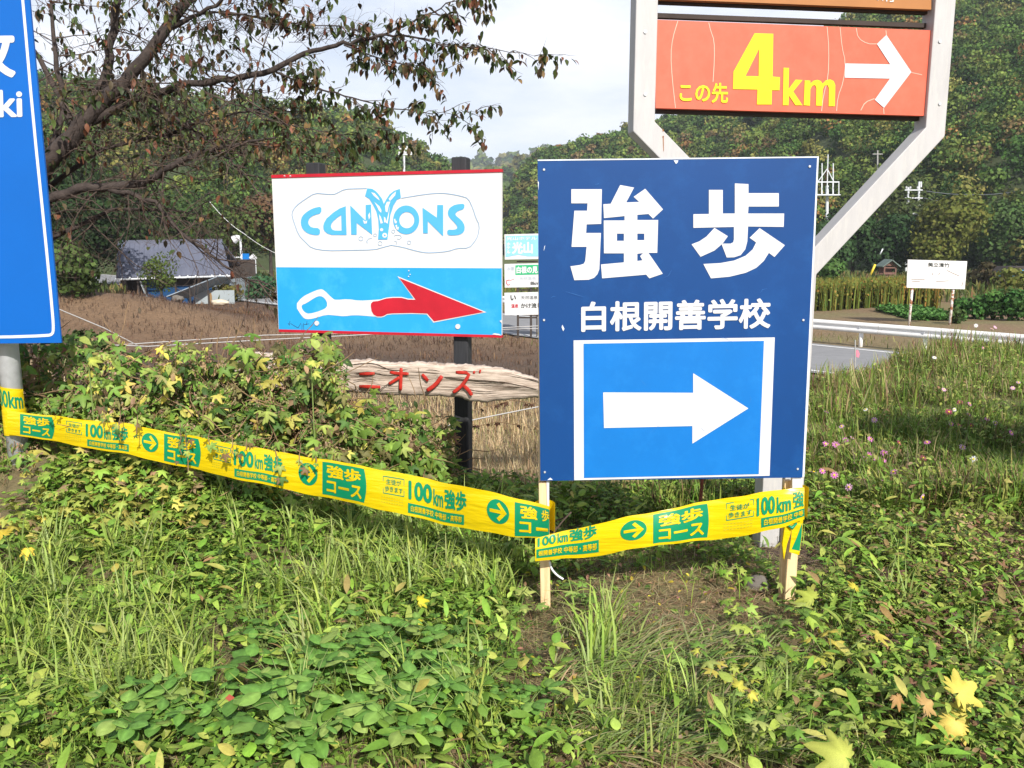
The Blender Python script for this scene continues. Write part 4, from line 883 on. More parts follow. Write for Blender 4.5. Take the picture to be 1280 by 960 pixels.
# ------------------------------------------------------------------ white and blue CANYONS sign
def canyon_sign():
    P = Plane(339, 5.45, 627, 5.05); g = P.p(577, 620); t = empty('canyon_sign', (P.p(480, 600)[0], P.p(480, 600)[1], float(H(P.p(480, 600)[0], P.p(480, 600)[1]))), 'white over bright blue board lettered CANYONS with red knife arrow on black posts', 'sign')
    fn = lambda o: (lambda x, y: P.p(x, y, o))
    C = [(339.5, 219), (627, 212), (627, 421.5), (348.5, 414)]
    fixn(MB().prism([P.p(*c) for c in C], P.n, .022).build('board', M['canyon_white'], t))
    shape('blue_field', [[(345.2, 334), (627, 335.3), (627, 420), (348.7, 412)]], fn(.0015), M['canyon_blue'], t)
    fixn(MB().prism([P.p(*c, .006) for c in [(339, 218.6), (627.3, 211.2), (627.3, 215), (339.2, 222.6)]], P.n, .03).build('edge_trim', M['red_paint'], t))
    fixn(MB().prism([P.p(*c, .006) for c in [(348.4, 411.7), (627.3, 419), (627.3, 422.2), (348.5, 415)]], P.n, .03).build('edge_trim', M['red_paint'], t))
    A = crop(9.143, 360, 225); B = crop(9.143, 470, 225); f1 = fn(.003); f2 = fn(.0045)
    oA = smooth_loop([(900,95),(800,98),(650,102),(560,150),(520,165),(420,160),(310,148),(200,215),(85,300),(40,380),(60,460),(120,630),(200,710),(270,780),(440,808),(700,803),(990,797),(1080,770),(1180,745)], False, 1)
    oB = smooth_loop([(174,745),(300,765),(420,800),(540,828),(640,832),(830,815),(930,778),(1065,778),(1130,700),(1165,640),(1185,520),(1140,430),(1110,330),(1055,210),(980,185),(860,160),(740,148),(600,158),(450,180),(290,207)], False, 1)
    shape('outline', stroke(A(oA)+B(oB), .95), f1, M['line_blue'], t, True)
    lb = M['letter_blue']
    shape('letter', [A(smooth_loop([(383,303),(380,380),(300,400),(250,430),(230,470),(235,510),(270,545),(365,550),(365,628),(300,630),(220,610),(165,560),(145,500),(150,440),(180,390),(250,340),(310,315)], True, 1))], f1, lb, t)
    shape('letter', [A([(660,298),(670,628),(500,628),(450,612),(418,585),(405,560),(403,525),(410,495),(440,440),(520,370),(590,325)]), A([(608,400),(560,432),(518,470),(496,500),(490,530),(498,555),(512,570),(540,578),(612,578)])], f1, lb, t)
    shape('letter', [A([(712,290),(888,465),(888,285),(948,280),(962,625),(785,490),(785,625),(722,625)])], f1, lb, t)
    shape('letter', [A([(905,95),(960,100),(1000,125),(1030,155),(1075,215),(1095,275),(1120,225),(1160,165),(1210,125),(1278,100),(1290,205),(1246,225),(1206,290),(1170,400),(1156,530),(1146,600),(1136,680),(1028,680),(1038,560),(1031,450),(1010,360),(970,280),(930,215),(880,185)])], f1, lb, t)
    shape('letter', [B(circle(345,455,150,165,32)), B(circle(352,458,86,93,28))[::-1]], f1, lb, t)
    shape('letter', [B([(532,315),(695,430),(700,285),(768,285),(768,645),(592,470),(592,610),(538,610)])], f1, lb, t)
    shape('letter', [B(smooth_loop([(1015,270),(1005,335),(940,350),(905,385),(915,410),(980,460),(1015,520),(1010,590),(960,625),(880,635),(815,630),(815,565),(880,570),(925,560),(930,530),(900,490),(840,430),(818,385),(830,330),(880,290),(940,275)], True, 1))], f1, lb, t)
    hl = [[(950,140),(990,150),(1030,195),(1050,235),(1020,215),(980,180)],[(985,250),(1010,270),(1045,300),(1068,345),(1065,375),(1040,350),(1010,290)],[(1150,215),(1190,165),(1235,130),(1225,175),(1190,215),(1165,240)],[(1110,300),(1130,250),(1170,245),(1150,300),(1135,370),(1115,360)],[(1040,390),(1060,420),(1085,490),(1060,500),(1046,450)],[(1095,420),(1112,430),(1125,475),(1150,370),(1165,290),(1150,430),(1138,500),(1110,480),(1100,490)],[(855,455),(885,475),(905,460),(900,495),(870,500)],[(915,400),(935,370),(940,420),(925,455)]]
    shape('highlight', [A(h) for h in hl], f2, M['canyon_white'], t, True)
    shape('highlight', [B([(205,450),(218,440),(228,475),(240,460),(235,495),(215,495)]), B([(220,520),(238,510),(245,545),(262,530),(255,570),(235,565)]), A(circle(1070,568,18)), A(circle(1105,632,28))], f2, M['canyon_white'], t, True)
    shape('letter', [A(circle(1106, 632, 10))], fn(.006), lb, t)
    R = []
    for cx, cy, r in ((833,670,24),(995,630,17),(1052,725,24),(1203,588,19)): R += stroke(A(circle(cx, cy, r, n=14)), .6, True)
    for cx, cy, r in ((378,715,21),): R += stroke(B(circle(cx, cy, r, n=14)), .6, True)
    R += stroke(A([(960,665),(920,672),(895,705),(905,728),(915,700)]), .6)+stroke(B([(205,640),(235,628),(280,635),(292,655),(270,676),(240,672)]), .6)+stroke(B([(210,700),(235,705),(242,722),(225,735)]), .6)
    shape('bubble', R, f1, M['line_blue'], t, True)
    Cc = crop(8.0, 340, 330)
    shape('knife_handle', [Cc(smooth_loop([(232,415),(300,330),(400,280),(480,250),(520,260),(610,350),(640,360),(760,350),(870,368),(1010,360),(1100,352),(1100,535),(1050,528),(960,520),(820,510),(720,524),(640,515),(540,506),(420,545),(340,555),(300,525)], True, 1)), Cc(smooth_loop([(295,410),(340,395),(430,335),(480,318),(520,335),(552,380),(550,435),(480,470),(370,500),(330,485),(300,450)], True, 1))[::-1]], f1, M['canyon_white'], t)
    red = [(988,420),(990,395),(1010,375),(1060,370),(1140,345),(1210,338),(1295,338),(1360,355),(1435,357),(1272,140),(2118,480),(1620,574),(1552,496),(1400,490),(1200,494),(1150,500),(1120,518),(1090,526),(1050,525),(1015,505),(995,470)]
    out = [(982,420),(984,390),(1005,368),(1060,362),(1140,336),(1210,329),(1297,329),(1362,346),(1418,348),(1254,122),(2145,482),(1615,586),(1546,504),(1400,499),(1200,503),(1152,509),(1122,527),(1090,535),(1048,533),(1010,511),(988,473)]
    shape('knife_outline', [Cc(out)], fn(.004), M['canyon_white'], t); shape('knife_blade', [Cc(red)], fn(.0055), M['red_paint'], t)
    for c in ((450, 592, 25), (1860, 625, 27)):
        a = P.p(*Cc([(c[0], c[1])])[0], .002); MB().tube([a, a+P.n*.006], .0155, 16).build('bolt_cap', M['sign_white'], t)
    dr = []
    for s in ([(1370,62),(1366,72)],[(1380,100),(1384,108)],[(1362,120),(1370,128)],[(160,590),(175,615)],[(180,570),(172,610)],[(185,595),(260,640)],[(260,640),(290,590)],[(300,600),(300,660)],[(315,590),(318,660)],[(320,605),(370,598)],[(345,610),(350,570)]): dr.append(s)
    shape('scribble', sum([stroke(Cc(s), .5) for s in dr[3:]], []), f1, M['black_ink'], t, True); shape('paint_chip', sum([stroke(Cc(s), 1.3) for s in dr[:3]], [])+[[(624.5, 401), (627, 400), (627, 404)], [(615, 418), (618, 416.5), (624, 417.5), (627, 419.5)], [(354, 220), (356, 219), (357, 220.5)], [(361, 220.3), (363, 219), (364.5, 220.3)]], fn(.009), M['canyon_white'], t, True)
    for px0, w in ((394.5, 18), (574, 19)):
        a = P.p(px0, 204 if px0 < 500 else 197, -.075); z0 = float(H(a[0], a[1]))-.25
        bevel(MB().box((a[0]+(.0 if px0 < 500 else .01), a[1], (a[2]+z0)/2), .092, .092, a[2]-z0, (P.t, P.n, np.array([0, 0, 1]))).build('post', M['post_black'], t), .006, 1)
canyon_sign()

# ------------------------------------------------------------------ weathered plank with red katakana
def plank():
    P = Plane(284, 5.25, 715, 4.85); t = empty('wooden_plank_sign', tuple(P.p(480, 495)), 'weathered driftwood plank with red katakana, partly under the vines', 'sign')
    top = [(284,475),(288,462),(294,451),(305,442),(325,440),(350,444),(380,452),(410,456),(441,450),(462,449),(481,453),(509,453),(525,452),(551,454),(587,456),(610,458),(631,461),(652,467),(672,474),(700,485),(715,494)]
    bot = [(290,492),(310,498),(350,492),(400,488),(440,490),(480,494),(515,494),(547,495),(576,497),(589,502),(606,503),(631,500),(672,497),(705,497)]
    def yt(x, L): return float(np.interp(x, [p[0] for p in L], [p[1] for p in L]))
    xs = np.linspace(286, 713, 150); nr = 13; V = []; F = []
    for x in xs:
        a, b = yt(x, top)+.6*math.sin(x*.31)+.5*math.sin(x*.83), yt(x, bot)+.5*math.sin(x*.27+1)+.4*math.sin(x*.9)
        led = np.interp(x, [286, 470, 560, 620, 672, 715], [.55, .42, .45, .48, .68, .8])+.03*math.sin(x*.07)
        for r in range(nr):
            v = r/(nr-1); off = .012*math.sin(PI*v)**.5
            off += -.016*(1/(1+math.exp(-(v-led)*45)))+.010
            off += .0030*float(vnoise(x*.25, v*60, 6, 3)-.5)*2+.004*float(vnoise(x, v*300, 38, 4)-.5)
            if v in (0, 1): off = -.012
            V.append(P.p(x, a+(b-a)*v, off))
    n0 = len(V)
    for i in range(len(xs)-1):
        for r in range(nr-1): k = i*nr+r; F.append((k, k+1, k+1+nr, k+nr))
    # back
    for i, x in enumerate(xs): V.append(np.array(V[i*nr])-P.n*.03); V.append(np.array(V[i*nr+nr-1])-P.n*.03)
    for i in range(len(xs)-1):
        k = n0+2*i; F += [(k, k+1, k+3, k+2), (i*nr, (i+1)*nr, k+2, k), (i*nr+nr-1, k+1, k+3, (i+1)*nr+nr-1)]
    F += [tuple(range(nr))+(n0+1, n0), tuple((len(xs)-1)*nr+r for r in range(nr))+(n0+2*len(xs)-1, n0+2*len(xs)-2)]
    fixn(mk('plank', V, F, M['driftwood'], t, True))
    z = crop(4.741, 420, 440)
    def thick(name, pts, w, m='plank_red', off=.012):
        pts = smooth_loop(pts, False, 1) if len(pts) > 2 else pts
        a, b = np.array(pts[0], float), np.array(pts[-1], float); q = [P.p(*z([p])[0], off) for p in pts]
        rr = w/4.741/2*5/FPX; rs = [rr*.75]+[rr]*(len(q)-2)+[rr*.8]; 
        if len(q) == 2: q = [q[0], (q[0]+q[1])/2, q[1]]; rs = [rr*.75, rr, rr*.8]
        # flattened brush stroke
        mb = MB().tube(q, rs, 8); V_ = np.array(mb.v); d = (V_-P.o)@P.n; V_ = V_-np.outer((d-off)*.82+.001, P.n); mb.v = [tuple(p) for p in V_]
        mb.build(name, M[m], t, True)
    for pts, w in (([(138,131),(228,127)],20),([(137,204),(262,208)],23),([(318,120),(372,128),(430,130)],19),([(386,95),(384,160),(381,228)],22),([(376,150),(345,170),(312,190)],19),([(510,132),(545,172)],23),([(537,230),(590,195),(628,142)],25),([(710,120),(792,124),(772,165),(735,210),(692,242)],21),([(756,200),(785,225),(805,258)],23),([(812,118),(824,123)],20),([(848,114),(858,117)],24)): thick('character_stroke', pts, w*1.0, off=.0245)
    for k in range(34):
        x_ = rng.uniform(20, 1180); v_ = rng.uniform(.08, .92); pxs = x_/4.741+420 if k % 3 else rng.uniform(290, 700); L_ = rng.uniform(15, 70); pp = []
        for q_ in range(5):
            xx = pxs+L_*q_/4; 
            if xx > 705: break
            a, b = yt(xx, top), yt(xx, bot); pp.append((xx, a+(b-a)*(v_+.02*math.sin(q_+k))))
        if len(pp) > 2: shape('grain_line', stroke(pp, [.15]+[rng.uniform(.35, .7)]*(len(pp)-2)+[.15]), lambda x, y: P.p(x, y, .0225), M['crack'], t, True)
    for pts in ([(95,75),(150,68),(230,66),(290,95),(350,118)],[(640,150),(800,165),(930,172),(1080,195),(1190,222)],[(100,170),(160,158),(240,168)],[(250,235),(290,200),(350,165)]):
        L = smooth_loop(z(pts), False, 1); shape('crack', stroke(L, [.3]+[.9]*(len(L)-2)+[.3]), lambda x, y: P.p(x, y, .0235), M['crack'], t, True)
plank()

# ------------------------------------------------------------------ tall two-armed frame sign
def frame_sign():
    P = Plane(806, 3.95, 1175, 4.12, 100); t = empty('frame_sign', (P.p(993, 720)[0], P.p(993, 720)[1], 0.0), 'tall white steel frame sign holding orange 4km panel with arrow', 'sign')
    fn = lambda o: (lambda x, y: P.p(x, y, o))
    w = .100
    def member(pts, name='frame_member'):
        """rectangular section swept along points in the plane, mitred"""
        q = [np.array(p, float) for p in pts]; V = []; k = len(q)
        for i, p in enumerate(q):
            d0 = (q[i]-q[i-1])/np.linalg.norm(q[i]-q[i-1]) if i else None; d1 = (q[i+1]-q[i])/np.linalg.norm(q[i+1]-q[i]) if i < k-1 else None
            n0 = np.cross(P.n, d0) if d0 is not None else None; n1 = np.cross(P.n, d1) if d1 is not None else None
            n = n0 if n1 is None else n1 if n0 is None else (n0+n1)/np.linalg.norm(n0+n1); c = 1 if n0 is None or n1 is None else 1/max(.4, float(np.dot(n, n0)))
            for sx, so in ((-1, 0), (1, 0), (1, -1), (-1, -1)): V.append(p+n*sx*w/2*c+P.n*so*w)
        F = [(0, 1, 2, 3), tuple(4*(k-1)+j for j in range(4))]
        for i in range(k-1):
            for j in range(4): F.append((4*i+j, 4*i+(j+1) % 4, 4*i+4+(j+1) % 4, 4*i+4+j))
        o = fixn(mk(name, V, F, M['frame_white'], t)); return bevel(o, .004, 2)
    zt = 3.9
    pL = P.p(806.5, 100); pR = P.p(1174.5, 100); jl = P.p(980, 338); jr = P.p(1008.5, 338)
    cL = P.p(806.5, 158); cR = P.p(1172.5, 165)
    member([(pL[0], pL[1], zt), (pL[0], pL[1], cL[2]), jl, (jl[0], jl[1], -.4)]); member([(pR[0], pR[1], zt), (pR[0], pR[1], cR[2]), jr, (jr[0], jr[1], -.4)])
    def panel(name, C, m, off=-.02, d=.03): return fixn(MB().prism([P.p(*c, off) for c in C], P.n, d).build(name, M[m], t))
    panel('orange_panel', [(819.5, 24.5), (1163.5, 38), (1162, 145), (819.5, 135)], 'orange')
    panel('brown_panel', [(819.5, -95), (1165, -78), (1164, 12), (819.5, -1.5)], 'brown_panel')
    for (a, b) in (((819, 139), (1163, 149)), ((819, 20), (1164, 33)), ((819, 2), (1165, 16))): MB().bar(P.p(*a, -.075), P.p(*b, -.075), .02, .03).build('panel_rail', M['dark_wood'], t)
    z = crop(3.368, 820, 0); f = fn(-.017); f0 = fn(-.0185)
    cr = []
    for pts in ([(92,88),(70,160),(62,230),(68,330),(82,455)],[(222,95),(230,130),(245,170),(246,250),(240,345)],[(720,112),(728,200),(725,330),(705,400),(697,468)],[(775,115),(783,200),(798,260),(790,340),(765,410),(760,468)],[(843,118),(850,160),(890,185),(930,185)],[(968,128),(970,150)],[(1075,305),(1120,315)],[(862,465),(880,430),(920,415)],[(958,455),(960,480)]):
        cr += stroke(z(smooth_loop(pts, False, 1)), .85)
    shape('contour_line', cr, f0, M['orange_line'], t, True)
    ylw = M['yellow_paint']
    shape('numeral', [z([(415,140),(494,142),(491,322),(522,325),(520,380),(488,380),(487,440),(425,440),(427,377),(324,375),(326,302)]), z([(377,320),(432,321),(434,205)])], f, ylw, t)
    shape('letter', [z([(537,285),(560,286),(558,375),(588,335),(617,337),(578,385),(617,443),(587,443),(560,402),(558,443),(534,443)])], f, ylw, t)
    shape('letter', [z([(626,338),(650,339),(650,352),(662,340),(680,336),(694,341),(701,352),(715,338),(733,334),(748,341),(755,358),(753,447),(727,447),(728,370),(722,358),(710,360),(702,375),(700,445),(674,445),(675,370),(670,358),(658,361),(650,375),(648,445),(622,443)])], f, ylw, t)
    text_quad('lettering', 'この先', [z([(99,346)])[0], z([(305,349)])[0], z([(303,435)])[0], z([(99,430)])[0]], f, ylw, t, .025)
    shape('arrow', [z([(796,267),(986,271),(930,185),(970,147),(1075,303),(960,454),(921,420),(985,331),(795,327)])], f, M['sign_white'], t)
    shape('character', [[(1097, -6), (1099, -6), (1098, .5), (1096.5, 0)], [(1103, -6), (1104.5, -6), (1104, 1), (1102.5, .5)], [(1108, -6), (1110, -6), (1109, 2), (1107.5, 1.8)], [(1116, -6), (1118, -6), (1117, 2.2), (1112, 2.6), (1112.5, 1), (1115.5, .8)]], fn(-.017), M['sign_white'], t, True)
    for (x0, x1, ys) in ((806.5, 1174.5, ((40, 52), (118, 130))),):
        for xx, yy in ((x0, ys[0][0]), (x0, ys[1][0]), (x1, ys[0][1]), (x1, ys[1][1])):
            a = P.p(xx, yy, 0); MB().tube([a, a+P.n*.005], .008, 6).build('bolt', M['metal_galv'], t)
    for px, py in ((829, 163), (829, 171)): shape('rust_spot', [circle(px, py, .9, 1.5, 8)], fn(.002), M['rust'], t)
    shape('rust_spot', [[(828.5, 171), (829.6, 171), (829.8, 188), (829.2, 190)]], fn(.0015), M['rust'], t)
frame_sign()

# ------------------------------------------------------------------ big blue road sign at the left
def road_sign():
    P = Plane(-330, 4.25, 76, 4.25); t = empty('road_sign', (atY(20, 600, 4.4)[0], 4.4, 0.0), 'big blue place name sign on grey pole at the left edge', 'road sign')
    fn = lambda o: (lambda x, y: P.p(x, y, o))
    kx = lambda y: 76-(428-y)*.0915
    fixn(MB().prism([P.p(c[0], c[1]) for c in [(-420, -95), (kx(-95), -95), (76.5, 428.5), (-340, 433)]], P.n, .012).build('panel', M['road_blue'], t))
    L = smooth_loop([(-400, -80), (22.5, -80), (22.5, -80)], False, 0)
    line = [(20, -88), (28.5, 0), (41.5, 150), (57, 300), (66, 395), (66.8, 412), (65.5, 417.5), (60, 419.5), (0, 421.5), (-325, 425)]
    pts = smooth_loop(line, False, 1); shape('border_line', stroke(pts, 3.6), fn(.002), M['sign_white'], t, True)
    text_quad('lettering', '牧', [(-52, 32), (19, 31), (20, 97), (-50, 98)], fn(.002), M['sign_white'], t, .03)
    text_quad('lettering', 'maki', [(-62, 113), (27.5, 112), (28.5, 146.5), (-60, 148)], fn(.002), M['sign_white'], t, .025)
    xp = float(atY(20.5, 542, 4.4)[0]); MB().tube([(xp, 4.40, -.3), (xp, 4.40, 3.1)], .051, 24).build('pole', M['metal_galv'], t, True)
    for z_ in (1.3, 2.4): MB().bar((P.p(-150, 200)[0], 4.285, z_), (P.p(40, 200)[0], 4.285, z_), .04, .03).build('bracket', M['metal_galv'], t)
road_sign()
# unseen stand-in board added past the right edge to cast the bank's shadow
def shadow_caster_board():
    t = empty('road_sign', (3.7, 4.1, 0), 'plain blue board added unseen past the right edge to shade the bank', 'road sign')
    MB().box((4.48, 3.5, 1.86), 1.8, .02, 1.24).build('panel', M['road_blue'], t)
    for x in (4.0, 4.95): MB().tube([(x, 3.55, -.3), (x, 3.55, 2.4)], .03, 10).build('post', M['metal_galv'], t)
shadow_caster_board()

# ------------------------------------------------------------------ barrier tape
def ribbon(name, edge, parent, nseg=90, rows=7, belly=.010, wr=.004):
    """edge(u) -> top 3D, bottom 3D"""
    V = []; 
    for i in range(nseg+1):
        a, b = edge(i/nseg)
        for r in range(rows):
            v = r/(rows-1); p = a*(1-v)+b*v; V.append(p+np.array([0, -1, 0])*(belly*math.sin(PI*v)+wr*math.sin(i*.55+v*3)*math.sin(i*.13)))
    F = [(i*rows+r, (i+1)*rows+r, (i+1)*rows+r+1, i*rows+r+1) for i in range(nseg) for r in range(rows-1)]
    return mk(name, V, F, M['tape_yellow'], parent, True)
def tape():
    t = empty('barrier_tape', tuple(atY(682, 690, 3.24)), 'yellow and green barrier tape stretched from the grey pole across both sign legs', 'barrier tape')
    runs = {
     'L': dict(top=[(9,513),(40,517),(65,520),(161,530),(220,541.5),(295,555.6),(374,569),(460,583.5),(570,605.7),(640,621),(673.6,629),(687,633)],
               bot=[(9,543),(40,547),(67.5,552),(161,568.5),(220,581.5),(325,605),(400,620.5),(460,633),(553.7,655),(610,666),(643,670.7),(667.5,672),(687,673)], Y=lambda x: np.interp(x, [9, 687], [4.31, 3.235])),
     'R': dict(top=[(669,673),(692,667),(776,648),(848,633.6),(900,623.5),(949.5,616),(1006,608.5)],
               bot=[(669,701.5),(674.5,701),(747,695),(822,681),(891.6,675),(949.5,666),(981,659),(1006,648)], Y=lambda x: np.interp(x, [669, 690, 1006], [3.22, 3.225, 3.245]))}
    def mapper(R, off=0):
        def f(x, v):
            a = np.interp(x, [p[0] for p in R['top']], [p[1] for p in R['top']]); b = np.interp(x, [p[0] for p in R['bot']], [p[1] for p in R['bot']])
            Y = float(R['Y'](x)); edge_ = min(1, max(0, (x-20)/40))*min(1, max(0, abs(x-686)/30)); wob = edge_*(.007*math.sin(x*.043)+.003*math.sin(x*.087+1)+(v-.5)*.022*math.sin(x*.037+2))
            return atY(x, a+(b-a)*v+edge_*(.7*math.sin(x*.07)+.3*math.sin(x*.15)), Y-off-.010*math.sin(PI*max(0, min(1, v)))-wob)
        return f
    span = {}
    for k, (x0, x1) in (('L', (9, 686.5)), ('R', (669, 1005.5))):
        R = runs[k]; f = mapper(R); n = 120; rows = 9; V = []; F = []
        for i in range(n+1):
            x = x0+(x1-x0)*i/n
            for r in range(rows): V.append(f(x, r/(rows-1)))
        F = [(i*rows+r, (i+1)*rows+r, (i+1)*rows+r+1, i*rows+r+1) for i in range(n) for r in range(rows-1)]
        span[k] = mk('tape_span', V, F, M['tape_yellow'], t, True)
    def quad_txt(k, txt, x0, x1, v0, v1, m, bold=.02, off=.0034, sl=0):
        V, F = text_mesh(txt, bold); f = mapper(runs[k], off); sub = [lift(f(x0+(x1-x0)*v[0], v0+(v1-v0)*(1-v[1])), v[2]) for v in V]; mk('lettering', sub, F, M[m], span[k])
    def rect(k, x0, x1, v0, v1, m='tape_green', off=.0018, sl=0, bulge=0, n=8):
        f = mapper(runs[k], off); V = []; rows = 7
        for i in range(n+1):
            for r in range(rows):
                v = v0+(v1-v0)*r/(rows-1); e = bulge*math.sin(PI*r/(rows-1)); u = i/n; V.append(f(x0+(x1-x0)*u+sl*v+e*(1 if u > .5 else 0)*(u-.5)*2, v))
        F = [(i*rows+r, (i+1)*rows+r, (i+1)*rows+r+1, i*rows+r+1) for i in range(n) for r in range(rows-1)]; mk('print_panel', V, F, M[m], span[k], True)
    def disc(k, cx, rx, v=.45):
        f = mapper(runs[k], .0026); hgt = .30; V = [f(cx, v)]+[f(cx+rx*math.cos(a), v+hgt*math.sin(a)) for a in np.linspace(0, 2*PI, 24, endpoint=False)]
        mk('arrow_disc', V, [(0, 1+i, 1+(i+1) % 24) for i in range(24)], M['tape_green'], span[k]); f2 = mapper(runs[k], .0042)
        def F2(px, pv): return f2(cx+px*rx, v+pv*hgt)
        mb = MB()
        for pts in ([(-.75,-.14),(.35,-.14),(.35,.14),(-.75,.14)], [(.78,0),(.1,.78),(-.12,.58),(.38,0)], [(.78,0),(.38,0),(-.12,-.58),(.1,-.78)]): mb.flat([[F2(*p) for p in pts]])
        mb.build('arrow', M['tape_yellow'], span[k])
    def boxed(k, x0, x1, sl=0):
        f = mapper(runs[k], .0015); c = [(x0, .14), (x1, .14), (x1, .56), (x0, .56)]; mb = MB()
        for i in range(4):
            a, b = np.array(c[i]), np.array(c[(i+1) % 4]); th = np.array([.4, 0]) if abs(a[0]-b[0]) < 1 else np.array([0, .012])
            mb.flat([[f(*(a-th)), f(*(b-th)), f(*(b+th)), f(*(a+th))]])
        mb.build('print_outline', M['tape_green'], span[k])
        w = x1-x0; quad_txt(k, '生徒が', x0+w*.14, x1-w*.14, .19, .33, 'tape_green', .01); quad_txt(k, '歩きます', x0+w*.08, x1-w*.06, .37, .51, 'tape_green', .01)
        mb = MB(); ff = mapper(runs[k], .0012)
        for v in (.64, .71, .78):
            for j in range(9):
                xx = x0-w*.1+w*1.1*j/9; mb.flat([[ff(xx, v), ff(xx+w*.08, v), ff(xx+w*.08, v+.018), ff(xx, v+.018)]])
        mb.build('small_print', M['tape_small'], span[k])
    M['tape_small'] = mat('tape_small', (.45, .42, .03), .5)
    def course(k, x0, x1, full=True, sl=0, bulge=3):
        w = x1-x0; rect(k, x0, x1, .07, .93, bulge=bulge if full else 0, sl=sl)
        quad_txt(k, '強歩', x0+w*.1, x1-w*.08, .13, .47, 'tape_yellow', .035); quad_txt(k, 'コース', x0+w*.1, x1-w*.06, .54, .86, 'tape_yellow', .035)
    def main(k, x0, x1, s0, s1):
        W_ = x1-x0; quad_txt(k, '100', x0, x0+W_*.41, .13, .60, 'tape_green', .04); quad_txt(k, 'km', x0+W_*.43, x0+W_*.60, .20, .60, 'tape_green', .03); quad_txt(k, '強歩', x0+W_*.62, x1, .13, .61, 'tape_green', .035); rect(k, s0, s1, .69, .93); w = s1-s0
        quad_txt(k, '白根開善学校 中等部・高等部', s0+w*.05, s1-w*.04, .735, .885, 'tape_yellow', .02)
    course('L', 25, 65); boxed('L', 83, 102); main('L', 107, 160, 109, 161); disc('L', 187.5, 10.5)
    course('L', 205, 248); boxed('L', 267, 288); main('L', 292, 353, 293, 353.5); disc('L', 385, 12)
    course('L', 403, 455); boxed('L', 479, 505); main('L', 510.5, 583, 510, 580); disc('L', 622.5, 14)
    # last box runs round the leg
    w = 64; rect('L', 643.5, 686.5, .10, .97, bulge=0)
    quad_txt('L', '強', 650, 672, .15, .50, 'tape_yellow', .035); quad_txt('L', '歩', 677, 686.3, .15, .50, 'tape_yellow', .02); quad_txt('L', 'コ', 649, 664, .58, .88, 'tape_yellow', .035); quad_txt('L', 'ー', 670, 685, .70, .80, 'tape_yellow', .03)
    quad_txt('R', '100', 672, 695, .02, .40, 'tape_green', .03); quad_txt('R', 'km', 697, 710, .04, .41, 'tape_green', .03); quad_txt('R', '強歩', 712, 746, .0, .42, 'tape_green', .035); rect('R', 670.5, 748.5, .50, .88)
    quad_txt('R', '根開善学校 中等部・高等部', 673, 746, .58, .80, 'tape_yellow', .02)
    disc('R', 792, 16.5); course('R', 816.5, 884, bulge=2); boxed('R', 908, 942); quad_txt('R', '100', 946, 969, .13, .60, 'tape_green', .04); quad_txt('R', 'km', 971, 989, .18, .60, 'tape_green', .03); quad_txt('R', '強', 991.5, 1005, .10, .60, 'tape_green', .02)
    rect('R', 951.5, 1005.5, .66, .90); quad_txt('R', '白根開善学校 中等', 955, 1004, .70, .86, 'tape_yellow', .02)
    # wraps round the legs and the pole, loose tail
    def wrap(cx, cy, rx, ry, z0, z1, a0, a1, m='tape_yellow', slope=0, name='tape_wrap'):
        V = []; n = 24
        for i in range(n+1):
            a = a0+(a1-a0)*i/n; V += [(cx+rx*math.cos(a), cy+ry*math.sin(a), z+slope*(i/n)) for z in (z0, (z0+z1)/2, z1)]
        mk(name, V, [(3*i+j, 3*i+j+1, 3*i+4+j, 3*i+3+j) for i in range(n) for j in range(2)], M[m], t, True)
    lg = atY(681, 650, 3.335); wrap(lg[0], 3.33, .042, .055, atY(681, 670, 3.3)[2], atY(681, 632, 3.3)[2], -.3, PI+.3, slope=.0)
    wrap(lg[0], 3.33, .040, .052, atY(681, 700, 3.3)[2], atY(681, 673, 3.3)[2], -.3, PI+.3)
    rl = atY(994, 640, 3.33); wrap(rl[0], 3.335, .050, .06, atY(994, 650, 3.3)[2], atY(994, 612, 3.3)[2], -.2, PI+.2)
    c0 = float(atY(20.5, 542, 4.4)[0])
    wrap(c0, 4.40, .056, .056, atY(18, 512, 4.36)[2], atY(18, 481, 4.36)[2], -PI*.95, .1, slope=-.03)
    V, F = text_mesh('100km', .028)
    def fr(u, v): a = -PI*.9+u*PI*.85; zt, zb = atY(18, 484, 4.36)[2], atY(18, 506, 4.36)[2]; return (c0+.0575*math.cos(a), 4.40+.0575*math.sin(a), zb+(zt-zb)*v-.03*u)
    mk('lettering', [fr(v[0], v[1]) for v in V], F, M['tape_green'], t)
    # piece that goes on to the left, out of the picture
    V = []; a0 = np.array([c0-.06, 4.37, 0.0])
    for i in range(20):
        u = i/19; x = c0-.055-1.0*u; V += [(x, 4.36+.25*u, atY(2, 481, 4.36)[2]+.02*math.sin(u*3)), (x, 4.35+.25*u, atY(2, 481, 4.36)[2]-.065), (x, 4.36+.25*u, atY(2, 512, 4.36)[2])]
    mk('tape_span', V, [(3*i+j, 3*i+j+1, 3*i+4+j, 3*i+3+j) for i in range(19) for j in range(2)], M['tape_yellow'], t, True)
    wrap(c0, 4.40, .058, .059, atY(18, 545, 4.34)[2], atY(18, 513, 4.34)[2], -PI*.75, PI*.3)
    # tail on the right leg
    Pt = Plane(980, 3.26, 1010, 3.26); q = lambda x, y, o=0: Pt.p(x, y, o)
    o = fixn(MB().prism([q(990, 655), q(1004, 648), q(1002.5, 670), q(999, 694), q(986.5, 690), q(989, 672)], Pt.n, .001).build('tape_tail', M['tape_yellow'], t))
    mk('print_panel', [q(996, 672, .001), q(1003, 653, .001), q(1002, 670, .001), q(999.5, 688.5, .001), q(989.5, 686.5, .001)], [(0, 1, 2, 3, 4)], M['tape_green'], o)
